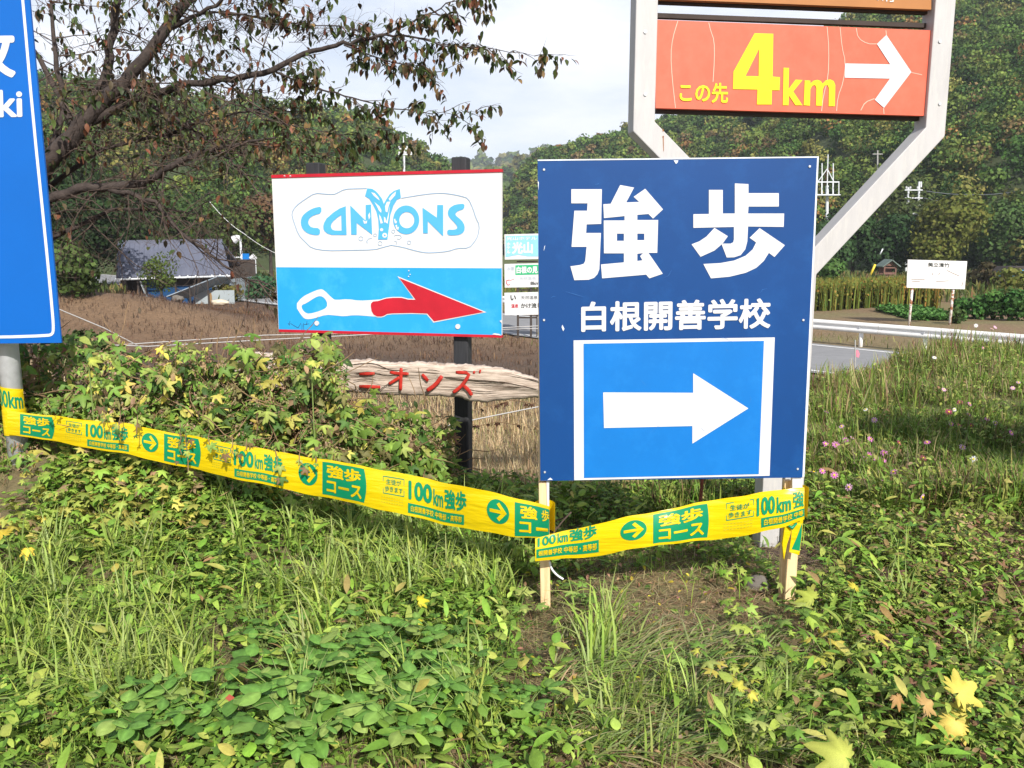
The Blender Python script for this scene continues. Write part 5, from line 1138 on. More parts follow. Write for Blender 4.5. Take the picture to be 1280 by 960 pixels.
    fixn(MB().prism([q(981, 659), q(990, 656), q(988, 668), q(984, 680), q(980, 700), q(978, 680)], Pt.n, .012).build('tape_tail', M['tape_yellow'], t))
    for (a, b, c) in (((984, 656), (990, 660), (996, 654)),): MB().tube([q(*a, .006), q(*b, .010), q(*c, .006)], [.004, .008, .004], 6).build('knot', M['tape_green'], t, True)
    MB().tube([q(*p) for p in ((676, 671), (684, 669.5), (688, 672), (680, 674))], [.004, .009, .009, .003], 6).build('tape_fold', M['tape_green'], t, True)
tape()

# ------------------------------------------------------------------ cherry tree
LEAFC = [(.04, .06, .02), (.075, .055, .03), (.14, .055, .03), (.06, .08, .022), (.17, .11, .045)]
def cherry():
    x0, y0 = gx(12, 9.2), 9.2; z0 = float(H(x0, y0))
    t = empty('cherry_tree', (x0, y0, z0), 'leaning cherry tree with thin autumn leaves reaching over the signs from the left', 'tree')
    limbs = [  # px path, depth start/end, radii
      ([(8,560),(10,420),(18,320),(40,235),(62,200),(100,160),(130,125),(180,75),(235,0),(262,-50),(300,-120)], 9.2, 8.8, [.20,.18,.165,.14,.125,.115,.10,.075,.06,.05,.02]),
      ([(10,400),(-40,280),(-120,160),(-220,40)], 9.2, 9.6, [.15,.12,.08,.03]),
      ([(118,135),(134,90),(138,50),(147,0),(150,-80)], 9.0, 9.3, [.07,.06,.055,.045,.02]),
      ([(105,155),(160,128),(200,116),(240,104),(290,100),(340,88),(380,67),(420,57),(455,49),(482,43)], 9.0, 8.4, [.06,.055,.05,.045,.042,.036,.030,.026,.022,.018]),
      ([(482,43),(510,30),(535,18),(565,2),(590,-12)], 8.4, 8.3, [.015,.012,.009,.006,.003]),
      ([(482,43),(520,47),(560,58),(610,60),(668,70)], 8.4, 8.2, [.015,.012,.009,.006,.002]),
      ([(430,56),(460,68),(490,78),(520,82),(545,90)], 8.4, 8.3, [.012,.009,.007,.004,.002]),
      ([(345,90),(370,100),(400,112),(440,122),(490,136),(540,142),(594,140)], 8.5, 8.3, [.016,.013,.011,.009,.007,.004,.002]),
      ([(20,300),(60,248),(110,234),(180,229),(215,208),(250,190),(300,180),(345,172)], 9.1, 8.6, [.09,.07,.06,.05,.04,.03,.02,.01]),
      ([(110,234),(160,240),(195,252),(225,290),(262,318),(300,345),(345,360)], 9.0, 8.6, [.04,.032,.028,.024,.02,.015,.006]),
      ([(190,132),(220,148),(250,168),(280,195),(306,218)], 8.9, 8.7, [.03,.024,.02,.014,.006]),
      ([(235,12),(300,18),(350,28),(410,32),(470,42)], 8.8, 8.5, [.014,.012,.009,.006,.003]),
      ([(215,35),(260,10),(300,-10),(350,-30)], 8.8, 8.6, [.03,.022,.016,.008]),
      ([(60,200),(80,140),(70,70),(60,-20)], 9.1, 9.4, [.05,.04,.03,.015]),
      ([(95,165),(75,120),(40,60),(20,-40)], 9.2, 9.6, [.05,.04,.03,.015]),
      ([(320,95),(300,130),(330,150),(380,160),(430,168),(470,160)], 8.6, 8.6, [.012,.01,.009,.007,.005,.002]),
      ([(40,250),(120,190),(200,170),(260,150),(330,135),(390,140)], 9.3, 9.2, [.04,.03,.024,.018,.012,.005]),
      ([(18,320),(80,290),(140,262),(210,262),(260,270)], 9.4, 9.4, [.05,.036,.026,.018,.008]),
    ]
    seeds = []
    mb_main = None
    for path, ya, yb, rs in limbs:
        rs = [v*.8 for v in rs]
        k = len(path); P3 = [atY(px, py, ya+(yb-ya)*i/(k-1)+(rnd.uniform(-.08, .08) if i else 0)) for i, (px, py) in enumerate(path)]
        # refine
        Q = []; R = []
        for i in range(k-1):
            for s in range(4):
                u = s/4; Q.append(P3[i]*(1-u)+P3[i+1]*u+(rng.normal(0, .008+.12*rs[i]*0.3, 3) if s else 0)); R.append(rs[i]*(1-u)+rs[i+1]*u)
        Q.append(P3[-1]); R.append(rs[-1])
        MB().tube(Q, R, 9 if rs[0] > .05 else 6).build('trunk' if mb_main is None else 'branch', M['bark'], t, True); mb_main = 1
        seeds.append((Q, R, path))
    tw = MB(); sc = Scatter(); LP = []; LC = []
    def twig(p, d, L, r, lvl, dens):
        n = 5; pts = [p]; dd = d/np.linalg.norm(d)
        for i in range(n):
            dd = dd+rng.normal(0, .16, 3)+np.array([0, 0, -.03]); dd /= np.linalg.norm(dd); pts.append(pts[-1]+dd*L/n)
        tw.tube(pts, [r*(1-.8*i/n) for i in range(n+1)], 3 if r < .006 else 4, False)
        if lvl > 0:
            for k in range(rnd.choice([2, 3, 3, 4])):
                i = rnd.randint(1, n-1); nd = dd+rng.normal(0, .7, 3); twig(pts[i], nd, L*rnd.uniform(.4, .7), r*.55, lvl-1, dens)
        nl = rng.poisson(1.25*dens*(1.0 if lvl == 0 else .5)*L/.3)
        for k in range(nl):
            i = rng.uniform(0.15, n); a = int(i) if i < n else n-1; LP.append(pts[a]*(1-(i-a))+pts[min(a+1, n)]*(i-a)); 
    for si, (Q, R, path) in enumerate(seeds):
        m = len(Q)
        for i in range(2, m):
            px = 640+Q[i][0]/Q[i][1]*FPX
            if R[i] > .12: continue
            for k in range((2 if i % 2 else 1) if px < 340 else 1):
                inner = px < 330
                py_ = 304-(Q[i][2]-1.5)/Q[i][1]*FPX; dens = (1.7 if py_ < 80 else 1.3 if py_ < 150 else .6 if py_ < 230 else .12) if inner else 7.5
                if si in (3,) and i < 24: dens = 1.6
                if px < 400 or R[i] < .02:
                    d = rng.normal(0, 1, 3)*np.array([1, .8, .75])+np.array([.45, 0, 0.0]); L = rng.uniform(.35, .95) if inner else rng.uniform(.15, .42)
                    if not inner: d = rng.normal(0, .8, 3)*np.array([1, .8, .5])+np.array([1.0, 0, -.1])
                    if inner and rnd.random() < .25: L *= 1.6
                    twig(Q[i], d, L, .0075 if inner else .005, 2 if inner else 1, dens)
    # bare spiky twigs into the sky
    for k in range(60):
        px, py = rng.uniform(230, 480), rng.uniform(12, 70); p = atY(px, 25+.06*px+rng.uniform(-6, 6), 8.6); twig(p, np.array([.6, rng.normal(0, .3), rng.uniform(.1, .9)]), rng.uniform(.15, .5), .003, 1, .25)
    tag(tw.build('twig', M['twig'], t), kind='stuff')
    LP = np.array(LP); n = len(LP); print('cherry leaves', n)
    px = 640+LP[:, 0]/LP[:, 1]*FPX
    LP = LP+rng.normal(0, .02, (n, 3))+np.array([0, 0, -.02])
    yaw = rng.uniform(0, 2*PI, n); pit = rng.uniform(-1.5, -.1, n); c = pal(n, LEAFC, [4, 3, 1.6, 3, 1], .3); s = rng.uniform(.05, .10, n)
    # 280 nearest / most visible as parts
    score = LP[:, 1]*10-px*.15+rng.uniform(0, 20, n); idx = np.argsort(score)[:280]; rest = np.setdiff1d(np.arange(n), idx)
    Rm = rots(yaw, pit, rng.uniform(-.5, .5, n)); sc.add(OVC, LP[rest], Rm[rest], s[rest], c[rest]); tag(sc.build('foliage', M['leaf'], t), kind='stuff')
    protos = leaf_protos('leaf', OVC, LEAFC)
    for k, i in enumerate(idx): place_leaf('leaf', protos[rnd.randrange(len(protos))], LP[i], Rm[i], s[i], t)
def leaf_protos(name, tmpl, cols, edge=None):
    out = []
    for c in cols:
        V, F = tmpl; me = bpy.data.meshes.new(name); me.from_pydata(V.tolist(), [], [tuple(int(i) for i in f) for f in F]); me.materials.append(M['leaf'])
        a = me.color_attributes.new('col', 'FLOAT_COLOR', 'POINT'); cc = np.ones((len(V), 4), np.float32); cc[:, :3] = np.array(c)[None]*(1+rng.normal(0, .10, (len(V), 1)))
        cc[:, :3] *= np.where(np.abs(V[:, :1]) < 1e-5, 1.28, 1.0)
        if edge is not None:
            r = np.linalg.norm(V[:, :2]-np.array([0, .3]), axis=1); w = np.clip((r-.35)*1.6, 0, 1)[:, None]*edge[1]; cc[:, :3] = cc[:, :3]*(1-w)+np.array(edge[0])*w
        a.data.foreach_set('color', cc.ravel()); me.polygons.foreach_set('use_smooth', [True]*len(me.polygons)); out.append(me)
    return out
def place_leaf(name, me, p, R, s, parent):
    o = bpy.data.objects.new(name, me); COL.objects.link(o); o.parent = parent
    m = Matrix.Identity(4)
    for i in range(3):
        for j in range(3): m[i][j] = float(R[i][j])*float(s)
    q = np.array(p)-np.array(wloc(parent)); m[0][3], m[1][3], m[2][3] = float(q[0]), float(q[1]), float(q[2]); o.matrix_local = m; return o
cherry()

# ------------------------------------------------------------------ hop vines over the bank
HOPC = [(.13, .22, .038), (.18, .28, .05), (.30, .36, .08), (.06, .125, .025), (.48, .43, .09), (.18, .17, .06)]
HOPW = [3.5, 3.6, 2.8, 3.6, 1.5, 2.4]
def leaf_frame(nrm, tip):
    nrm = nrm/np.linalg.norm(nrm, axis=1)[:, None]; y = tip-nrm*(np.sum(tip*nrm, 1)[:, None]); y /= np.linalg.norm(y, axis=1)[:, None]+1e-9; x = np.cross(y, nrm); return np.stack([x, y, nrm], -1)
def vine(label, x0, x1, n, topf, botf, yf, nparts=280, stems=260, hops=120):
    xm = (x0+x1)/2; t = empty('hop_vine', (gx(xm, 4.6), 4.6, float(H(gx(xm, 4.6), 4.6))), label, 'vine')
    px = rng.uniform(x0, x1, n); v = rng.random(n)**.8; cl_ = (vnoise(px, px*0+3.3, 26, 51)-.5)*26; top = np.array([topf(p) for p in px])+cl_+rng.normal(0, 9, n)-np.where(rng.random(n) < .03, rng.uniform(5, 26, n), 0); bot = np.array([botf(p) for p in px]); py = top+(bot-top)*v
    Yf = np.array([yf(a, b) for a, b in zip(px, v)])+rng.normal(0, .05, n)+np.abs(rng.normal(0, .09, n))+(vnoise(px, v*160, 34, 52)-.5)*.34; P = np.array([atY(a, b, c) for a, b, c in zip(px, py, Yf)])
    nrm = np.stack([rng.normal(0, .55, n), -1+rng.normal(0, .35, n), .7+rng.normal(0, .5, n)], -1); tip = np.stack([rng.normal(0, .6, n), -.3+rng.normal(0, .3, n), -1+rng.normal(0, .3, n)], -1)
    R = leaf_frame(nrm, tip); s = rng.uniform(.03, .098, n)*np.where(rng.random(n) < .22, 1.35, 1)
    order = np.argsort(Yf-s*4); idx = order[:nparts]; rest = order[nparts:]
    pr = leaf_protos('leaf', PALM, HOPC, ((.5, .42, .12), .35)); pr2 = leaf_protos('leaf', PALM3, HOPC)
    ww = np.array(HOPW)/sum(HOPW)
    for i in idx: k = rng.choice(len(HOPC), p=ww); place_leaf('leaf', (pr if rnd.random() < .75 else pr2)[k], P[i], R[i], s[i], t)
    sc = Scatter(); a = rest[::3]; b = rest[1::3]; c = rest[2::3]
    sc.add(PALM, P[a], R[a], s[a], pal(len(a), HOPC, HOPW)); sc.add(PALM3, P[b], R[b], s[b], pal(len(b), HOPC, HOPW)); sc.add(OV2, P[c], R[c], s[c]*.9, pal(len(c), HOPC+[TAN], HOPW+[2]))
    # deeper, dry leaves
    m = n; px = rng.uniform(x0, x1, m); v = rng.random(m); top = np.array([topf(p) for p in px])+6; bot = np.array([botf(p) for p in px]); Y2 = np.array([yf(a_, b_) for a_, b_ in zip(px, v)])+rng.uniform(.08, .30, m)
    P2 = np.array([atY(a_, b_, c_) for a_, b_, c_ in zip(px, top+(bot-top)*v, Y2)]); sc.add(PALM3, P2, rots(rng.uniform(0, 6.3, m), rng.uniform(-1.2, .6, m), rng.uniform(-1, 1, m)), rng.uniform(.03, .075, m), pal(m, [BROWN, TAN, G_OLV, G_DEEP], [3, 2, 3, 4]))
    tag(sc.build('foliage', M['leaf'], t), kind='stuff')
    # seed heads (small pale papery clusters)
    hs = Scatter(); hops = hops*7; m = hops*7; c0 = rng.integers(0, n, hops); ctr = np.repeat(P[c0]+np.array([0, -.035, 0]), 7, 0)+rng.normal(0, .011, (m, 3)); hs.add(OV2, ctr, rots(rng.uniform(0, 6.3, m), rng.uniform(-1.5, 1, m), rng.uniform(-1, 1, m)), rng.uniform(.012, .022, m), pal(m, [(.30, .27, .12), (.28, .17, .10), (.33, .22, .15)]))
    tag(hs.build('seed_head', M['leaf'], t), kind='stuff')
    st = MB()
    for k in range(stems):
        i = rng.integers(0, n); p = P[i].copy(); p[1] += .03; d = rng.normal(0, 1, 3)*np.array([1, .3, .7]); d /= np.linalg.norm(d); L = rng.uniform(.12, .36); pts = [p]
        for j in range(5): d = d+rng.normal(0, .25, 3); d /= np.linalg.norm(d); pts.append(pts[-1]+d*L/5)
        st.tube(pts, [.0028]*5+[.0012], 4, False)
    tag(st.build('stem', M['stem'], t), kind='stuff'); return t
ip = np.interp
def over_tape():
    t = empty('vine_shoot', tuple(atY(200, 560, 4.0)), 'loose hop shoots hanging in front of the left half of the tape', 'vine'); pr = leaf_protos('leaf', PALM, HOPC[:4]+[(.16, .10, .05)])
    for px0, py0, L, Yt in ((150, 520, 34, 4.05), (172, 528, 22, 4.02), (225, 536, 40, 3.96), (232, 545, 55, 3.94), (262, 545, 18, 3.92), (290, 552, 24, 3.88), (345, 560, 42, 3.82), (376, 562, 30, 3.78), (395, 566, 20, 3.74), (130, 515, 22, 4.08), (60, 505, 16, 4.18), (308, 556, 16, 3.86)):
        Q = [atY(px0+rnd.uniform(-4, 4)*i/3, py0-8+L*i/4, Yt-.04-.012*i) for i in range(5)]; MB().tube(Q, .0022, 4, False).build('stem', M['stem'], t)
        for i in range(max(3, L//8)):
            p = Q[rnd.randrange(5)]+rng.normal(0, .012, 3); R = leaf_frame(np.array([[rng.normal(0, .5), -1, .6]]), np.array([[rng.normal(0, .6), -.3, -1]]))[0]; place_leaf('leaf', pr[rnd.randrange(5)], p, R, rng.uniform(.022, .06), t)
vine('dense green hop vines over the bank between the grey pole and the brown field', -60, 260, 2300, lambda x: ip(x, [-60, 20, 60, 90, 130, 200, 260], [424, 434, 424, 420, 424, 434, 440]), lambda x: ip(x, [-60, 260], [640, 600]), lambda x, v: ip(x, [-60, 260], [4.42, 4.28])+.36*(1-v)**1.1-.10*max(0, v-.6))
vine('yellow green hop vines climbing over the left part of the weathered plank', 250, 436, 1650, lambda x: ip(x, [250, 290, 340, 370, 400, 420, 436], [440, 438, 438, 430, 424, 434, 462]), lambda x: ip(x, [250, 450], [600, 640]), lambda x, v: ip(x, [250, 450], [4.28, 4.10])+.36*(1-v)**1.1-.10*max(0, v-.6))
vine('thin shaded hop vines between the plank and the tape left of the black post', 432, 568, 760, lambda x: ip(x, [432, 445, 480, 568], [486, 502, 504, 514]), lambda x: ip(x, [435, 566], [640, 640]), lambda x, v: ip(x, [435, 566], [4.3, 4.5])+.3*(1-v), 120, 90, 10)
over_tape()
def sprig(pts, Y, n=14, label=''):
    t = empty('vine_shoot', tuple(atY(pts[0][0], pts[0][1], Y)), label, 'vine'); Q = [atY(x, y, Y+.03*math.sin(i)) for i, (x, y) in enumerate(pts)]
    MB().tube(Q, .003, 5).build('stem', M['stem'], t); pr = leaf_protos('leaf', PALM, [(.08, .04, .025), (.06, .03, .02)])
    for k in range(n):
        i = rng.uniform(0, len(Q)-1.01); a = int(i); p = Q[a]*(1-i+a)+Q[a+1]*(i-a); R = rots(np.array([rng.uniform(0, 6.3)]), np.array([rng.uniform(-1.6, -.6)]), np.array([rng.uniform(-.8, .8)])); place_leaf('leaf', pr[k % 2], p, R[0], rng.uniform(.025, .06), t)
sprig([(588, 530), (600, 532), (620, 527), (640, 530), (650, 531)], 5.6, 9, 'shrivelled dark vine shoot sticking out right of the black post')
sprig([(585, 515), (610, 508), (640, 500), (672, 505)], 5.7, 7, 'upper withered vine shoot below the right end of the plank')

# ------------------------------------------------------------------ ground cover near the camera
def gpos(n, px0, px1, py0, py1, maskf=None):
    """ground points spread evenly over a region seen in the picture (world-space rejection keeps density natural)"""
    px = rng.uniform(px0, px1, n*3); py = rng.uniform(py0, py1, n*3)
    if maskf is not None: k = rng.random(n*3) < maskf(px, py); px, py = px[k], py[k]
    px, py = px[:n], py[:n]; a = (px-640)/FPX; b = (480-py)/FPX
    dy = math.cos(PITCH)+b*math.sin(PITCH); dz = -math.sin(PITCH)+b*math.cos(PITCH); z = np.zeros(len(px))
    for _ in range(8):
        t = (z-CAMZ)/dz; z = .5*z+.5*H(a*t, dy*t); 
    t = (z-CAMZ)/dz; x, y = a*t, dy*t; P = np.stack([x, y, H(x, y)], -1); return keep(P) if n > 1 else P
def gdens(n, x0, x1, y0, y1, f=None):
    x = rng.uniform(x0, x1, n*2); y = rng.uniform(y0, y1, n*2)
    if f is not None: k = rng.random(n*2) < f(x, y); x, y = x[k], y[k]
    x, y = x[:n], y[:n]; return np.stack([x, y, H(x, y)], -1)
def bare(x, y):        # the trodden straw patch between and in front of the legs
    return 1.25*np.exp(-((x-.62)/.48)**2-((y-3.2)/.48)**2)+.8*np.exp(-((x-.45)/.4)**2-((y-2.5)/.5)**2)+.5*np.exp(-((x+.95)/.25)**2-((y-3.0)/.35)**2)
def feet(x, y):       # trodden round the sign legs and the pole
    return sum(np.exp(-((x-a)/w)**2-((y-b)/d)**2) for a, b, w, d in ((.135, 3.06, .10, .28), (1.05, 3.06, .11, .28), (-2.56, 4.12, .16, .32), (1.33, 3.8, .16, .3)))*1.5
def grassy(x, y): return np.clip(1-bare(x, y)*1.1-feet(x, y), .02, 1)
def keep(P): return P[rng.random(len(P)) > feet(P[:, 0], P[:, 1])]
XW = lambda y: 640/FPX*y+.35
def wedge(n, y0, y1, f=None):
    y = rng.uniform(y0, y1, n*5); x = rng.uniform(-1, 1, n*5)*(XW(y1)); k = np.abs(x) < XW(y); x, y = x[k], y[k]
    if f is not None: k = rng.random(len(x)) < f(x, y); x, y = x[k], y[k]
    x, y = x[:n], y[:n]; return np.stack([x, y, H(x, y)], -1)
def clump(x, y):
    return np.clip((vnoise(x, y, .26, 31)*.6+vnoise(x, y, .11, 32)*.4-.34)/.36, 0, 1)
def ground_cover():
    # straw and litter
    sc = Scatter(); P = wedge(30000, 1.6, 5.2, lambda x, y: np.clip(.30+bare(x, y), 0, 1)); n = len(P); P[:, 2] += rng.uniform(0, .02, n)
    sc.add(t_blade(.25, .010, 3), P, rots(rng.uniform(0, 6.3, n), rng.uniform(-1.65, -1.2, n), np.zeros(n)), rng.uniform(.04, .16, n), pal(n, [STRAW, TAN, BROWN, (.38, .34, .16), (.20, .22, .07)], [3, 3, 3, 2, 2], .25))
    tag(sc.build('straw_litter', M['grass']), kind='stuff')
    # fine undergrowth leaves
    sc = Scatter(); P = wedge(46000, 1.6, 5.0, lambda x, y: (grassy(x, y)*.9+.08)*(.25+.75*clump(x, y))); n = len(P); P[:, 2] += rng.random(n)**.7*(.015+.14*clump(P[:, 0], P[:, 1]))*grassy(P[:, 0], P[:, 1])
    s = rng.uniform(.014, .042, n); yl = np.clip((P[:, 0]-.9)*.5, 0, .8); c = pal(n, [G_FRESH, G_MID, G_LIME, G_DEEP, G_OLV], [4, 4, 2, 3, 1]); dry = pal(n, [G_OLV, (.24, .25, .06), TAN, G_LIME, BROWN], [3, 3, 2, 3, 1.6]); k = rng.random(n) < yl; c[k] = dry[k]
    h = n//3; R = rots(rng.uniform(0, 6.3, n), rng.uniform(-.5, .9, n), rng.uniform(-.6, .6, n))
    sc.add(OV, P[:h], R[:h], s[:h], c[:h]); sc.add(OV2, P[h:2*h], R[h:2*h], s[h:2*h]*1.1, c[h:2*h]); sc.add(PALM3, P[2*h:], R[2*h:], s[2*h:]*1.25, c[2*h:])
    Q = wedge(3600, 1.7, 4.9, lambda x, y: grassy(x, y)*clump(x+.3, y)); m = len(Q); Q[:, 2] += rng.uniform(.03, .15, m)
    sc.add(LAN, Q, rots(rng.uniform(0, 6.3, m), rng.uniform(-.3, 1.1, m), rng.uniform(-.7, .7, m)), rng.uniform(.045, .10, m), pal(m, [G_FRESH, G_LIME, G_MID, (.36, .24, .10), (.42, .40, .10)], [4, 3, 3, .6, .8]))
    Q = wedge(1300, 1.7, 4.9, lambda x, y: grassy(x, y)*clump(x, y+.5)*(x < .7)); m = len(Q); Q[:, 2] += rng.uniform(.05, .17, m)
    sc.add(OVL, Q, rots(rng.uniform(0, 6.3, m), rng.uniform(-.4, .8, m), rng.uniform(-.6, .6, m)), rng.uniform(.04, .065, m), pal(m, [G_FRESH, G_LIME, G_MID, (.42, .38, .09)], [4, 3, 3, .5]))
    tag(sc.build('ground_cover', M['leaf']), kind='stuff')
    # grass, short everywhere
    sc = Scatter(); P = wedge(30000, 1.6, 5.2, lambda x, y: grassy(x, y)*np.clip(1.0-.35*(x > 1.2), .3, 1)); n = len(P)
    typ = rng.integers(0, 6, n); hgt = rng.uniform(.03, .10, n)*(.6+1.1*clump(P[:, 0]+.4, P[:, 1])); yaw = rng.uniform(0, 6.3, n); c = pal(n, [G_FRESH, G_MID, G_DEEP, G_LIME, STRAW], [4, 4, 3, 2, 1]); tc_ = pal(n, [G_LIME, (.28, .33, .09)], [1, 1])
    for k in range(6):
        m = typ == k; sc.add(BL[k] if k < 5 else BLK, P[m], rots(yaw[m], np.zeros(m.sum()), np.zeros(m.sum())), hgt[m]*np.array(1.0), c[m], (tc_[m], 'z'))
    tag(sc.build('grass', M['grass']), kind='stuff')
    # long arching grass tufts
    sc = Scatter(); T = []
    regs = [(400, 660, 655, 770, 75), (0, 260, 700, 930, 85), (260, 420, 740, 820, 14), (330, 620, 830, 950, 16), (1100, 1280, 700, 860, 8), (690, 760, 770, 850, 8), (750, 1000, 870, 960, 12), (250, 420, 640, 700, 10), (380, 560, 740, 800, 5)]
    for a, b, c_, d, m in regs:
        Q = gpos(m, a, b, c_, d)
        for q in Q:
            nb = rnd.randint(12, 26); lean = rng.uniform(0, 6.3); T.append((q, nb, lean, a))
    for q, nb, lean, a in T:
        pos = q+rng.normal(0, .025, (nb, 3))*np.array([1, 1, 0]); hgt = rng.uniform(.12, .33, nb); yaw = lean+rng.normal(0, 1.3, nb)
        if a in (750, 680): hgt *= .75
        c = pal(nb, [G_FRESH, G_MID, G_LIME, (.30, .38, .13)], [3, 2, 3, 2], .15); typ = rng.integers(1, 6, nb)
        for k in range(1, 6):
            m = typ == k; sc.add(BL[k] if k < 5 else BLK, pos[m], rots(yaw[m], rng.normal(0, .15, m.sum()), np.zeros(m.sum())), np.stack([hgt[m]*.9+.03, hgt[m], hgt[m]], -1), c[m], (pal(m.sum(), [G_LIME, (.3, .34, .12)]), 'z'))
    tag(sc.build('long_grass', M['grass']), kind='stuff')
    # lodged pale cut grass bottom right of centre
    sc = Scatter(); P = gpos(2600, 690, 1010, 800, 960); n = len(P); P[:, 2] += rng.uniform(.01, .04, n)
    sc.add(t_blade(.5, .016, 4), P, rots(rng.normal(-1.2, .55, n), rng.uniform(-1.5, -1.0, n), np.zeros(n)), rng.uniform(.10, .24, n), pal(n, [(.24, .30, .09), (.18, .26, .06), STRAW, (.3, .32, .14)], [3, 3, 1.5, 2]))
    tag(sc.build('cut_grass', M['grass']), kind='stuff')
    # dry slope behind the signs, left and centre
    sc = Scatter(); n0 = 60000; y = 4.9+rng.random(n0)**1.5*12; x = rng.uniform(-.62, .30, n0)*y*1.05; P = np.stack([x, y, H(x, y)], -1); n = len(P)
    dens = np.where((x > -.30*y), 1, .35); k = rng.random(n) < dens; P = P[k]; n = len(P)
    sc.add(BL[2], P, rots(rng.uniform(0, 6.3, n), rng.normal(0, .9, n), np.zeros(n)), rng.uniform(.08, .28, n)*np.clip(P[:, 1]/9, .8, 1.2)*(.5+vnoise(P[:, 0], P[:, 1], .4, 45)), pal(n, [(.50, .38, .21), (.42, .30, .16), (.60, .48, .29), (.28, .18, .10), (.22, .25, .07)], [4, 3, 3, 1.5, 1], .2))
    x = rng.uniform(-24, 9, 75000); y = rng.uniform(11, 46, 75000); k = (road_s(x, y) > 7); x, y = x[k], y[k]; P = np.stack([x, y, H(x, y)], -1); n = len(P)
    band = np.exp(-((y-22-.1*x)/1.8)**2)*.8+np.exp(-((y-14)/3)**2)*.6*(x < -1); c = pal(n, [(.155, .085, .048), (.11, .062, .038), (.235, .145, .075)], [4, 3, 2], .2); pn = (vnoise(x, y*2.2, 4.5, 41)*.6+vnoise(x, y*2, 1.3, 42)*.4) > np.where(y < 33, .36, .60); dn = pal(n, [(.065, .042, .03), (.10, .06, .04)]); mm = pn & (rng.random(n) < .8); c[mm] = dn[mm]; dk = rng.random(n) < band; c[dk] = pal(int(dk.sum()), [(.10, .065, .045), (.14, .085, .055)])
    hf = .35+1.5*np.clip(vnoise(x, y, .8, 43)*.5+vnoise(x, y, .35, 44)*.6-.3, 0, 1); sc.add(t_blade(.7, .07, 2), P, rots(rng.uniform(0, 6.3, n), rng.normal(0, .9, n), np.zeros(n)), rng.uniform(.08, .26, n)*hf, c)
    tag(sc.build('dry_grass', M['grass']), kind='stuff')
    # right bank
    def rb(x, y): Ye = np.interp(x, [.3, 1.6, 3.4, 4.7, 6.1, 7.5], [4.9, 6.5, 8.8, 10.2, 11.8, 12]); return (y < Ye+1.8) & (x > .8)
    def pts(n, y0=4.4, y1=13.5):
        y = y0+rng.random(n)**1.25*(y1-y0); x = rng.uniform(.12, .68, n)*y; k = rb(x, y); x, y = x[k], y[k]; return np.stack([x, y, H(x, y)], -1)
    sc = Scatter(); P = pts(75000); n = len(P); nz = vnoise(P[:, 0], P[:, 1], .8, 21); nz2 = vnoise(P[:, 0], P[:, 1], .35, 22); edge = np.clip((6.5-P[:, 0]/P[:, 1]*12)/3, 0, 1)*np.clip((P[:, 1]-6.0)/3, 0, 1)
    c = pal(n, [(.20, .32, .05), (.27, .36, .07), (.14, .25, .04), (.34, .37, .09)], [4, 3, 3, 2]); k = rng.random(n) < (.12+.30*(nz > .6)+.6*edge); c[k] = pal(int(k.sum()), [STRAW, TAN, (.36, .32, .13), (.25, .13, .09)], [3, 2, 3, 1])
    k2 = nz2 > .72; c[k2] *= .6
    sc.add(BL[2], P, rots(rng.uniform(0, 6.3, n), rng.normal(0, .55, n), np.zeros(n)), (rng.uniform(.05, .19, n)*(.35+1.3*clump(P[:, 0]*.6, P[:, 1]*.6)))[:, None]*np.array([1.3, 1, 1])[None], c)
    P = pts(60000); n = len(P); nz = vnoise(P[:, 0], P[:, 1], .8, 21); cl = clump(P[:, 0]*.6, P[:, 1]*.6); P = P[rng.random(n) < .2+.8*cl]; n = len(P); P[:, 2] += rng.random(n)*(.02+.17*clump(P[:, 0]*.6, P[:, 1]*.6))
    sc.add(OV2, P, rots(rng.uniform(0, 6.3, n), rng.uniform(-.5, 1.2, n), rng.uniform(-.8, .8, n)), rng.uniform(.02, .055, n), pal(n, [(.21, .33, .055), (.32, .40, .08), (.14, .23, .04), (.42, .41, .12), (.32, .18, .10)], [4, 4, 2.5, 2, .5]))
    e = 5200; x = rng.uniform(1.9, 8.3, e); Ye = np.interp(x, [1.6, 3.4, 4.7, 6.1, 7.5], [6.5, 8.8, 10.2, 11.8, 12]); y = Ye+rng.normal(-.2, .7, e); P = np.stack([x, y, H(x, y)], -1); nzz = vnoise(x, y, .7, 61)
    sc.add(BL[1], P, rots(rng.uniform(0, 6.3, e), rng.normal(0, .35, e), np.zeros(e)), (rng.uniform(.12, .38, e)*(.3+1.3*nzz))[:, None]*np.array([1.2, 1, 1])[None], pal(e, [(.30, .38, .08), (.42, .38, .16), (.30, .20, .10), (.20, .30, .05), (.26, .12, .08)], [3, 3, 2, 3, 1]))
    tag(sc.build('bank_weeds', M['leaf']), kind='stuff')
    # verge weeds beyond the near bank and beyond the rail
    sc = Scatter(); x = rng.uniform(-12, 22, 14000); y = rng.uniform(23, 60, 14000); rs = road_s(x, y); k = ((rs < -.2) & (rs > -2.5)) | ((rs > 6.5) & (rs < 8)) | ((rs < -4) & (y > 46)); x, y = x[k], y[k]; n = len(x); P = np.stack([x, y, H(x, y)], -1)
    sc.add(BL[2], P, rots(rng.uniform(0, 6.3, n), rng.normal(0, .3, n), np.zeros(n)), rng.uniform(.12, .34, n)[:, None]*np.array([3, 1, 1])[None], pal(n, [(.10, .16, .035), (.22, .22, .07), (.26, .18, .09)], [3, 3, 2]))
    tag(sc.build('verge_weeds', M['leaf_far']), kind='stuff')
    # far meadow between the gardens and the foot of the hill
    sc = Scatter(); n = 16000; y = rng.uniform(46, 90, n); x = rng.uniform(-.62, .72, n)*y; k = (road_s(x, y) < -1) | (road_s(x, y) > 7.5); x, y = x[k], y[k]; n = len(x); P = np.stack([x, y, H(x, y)], -1)
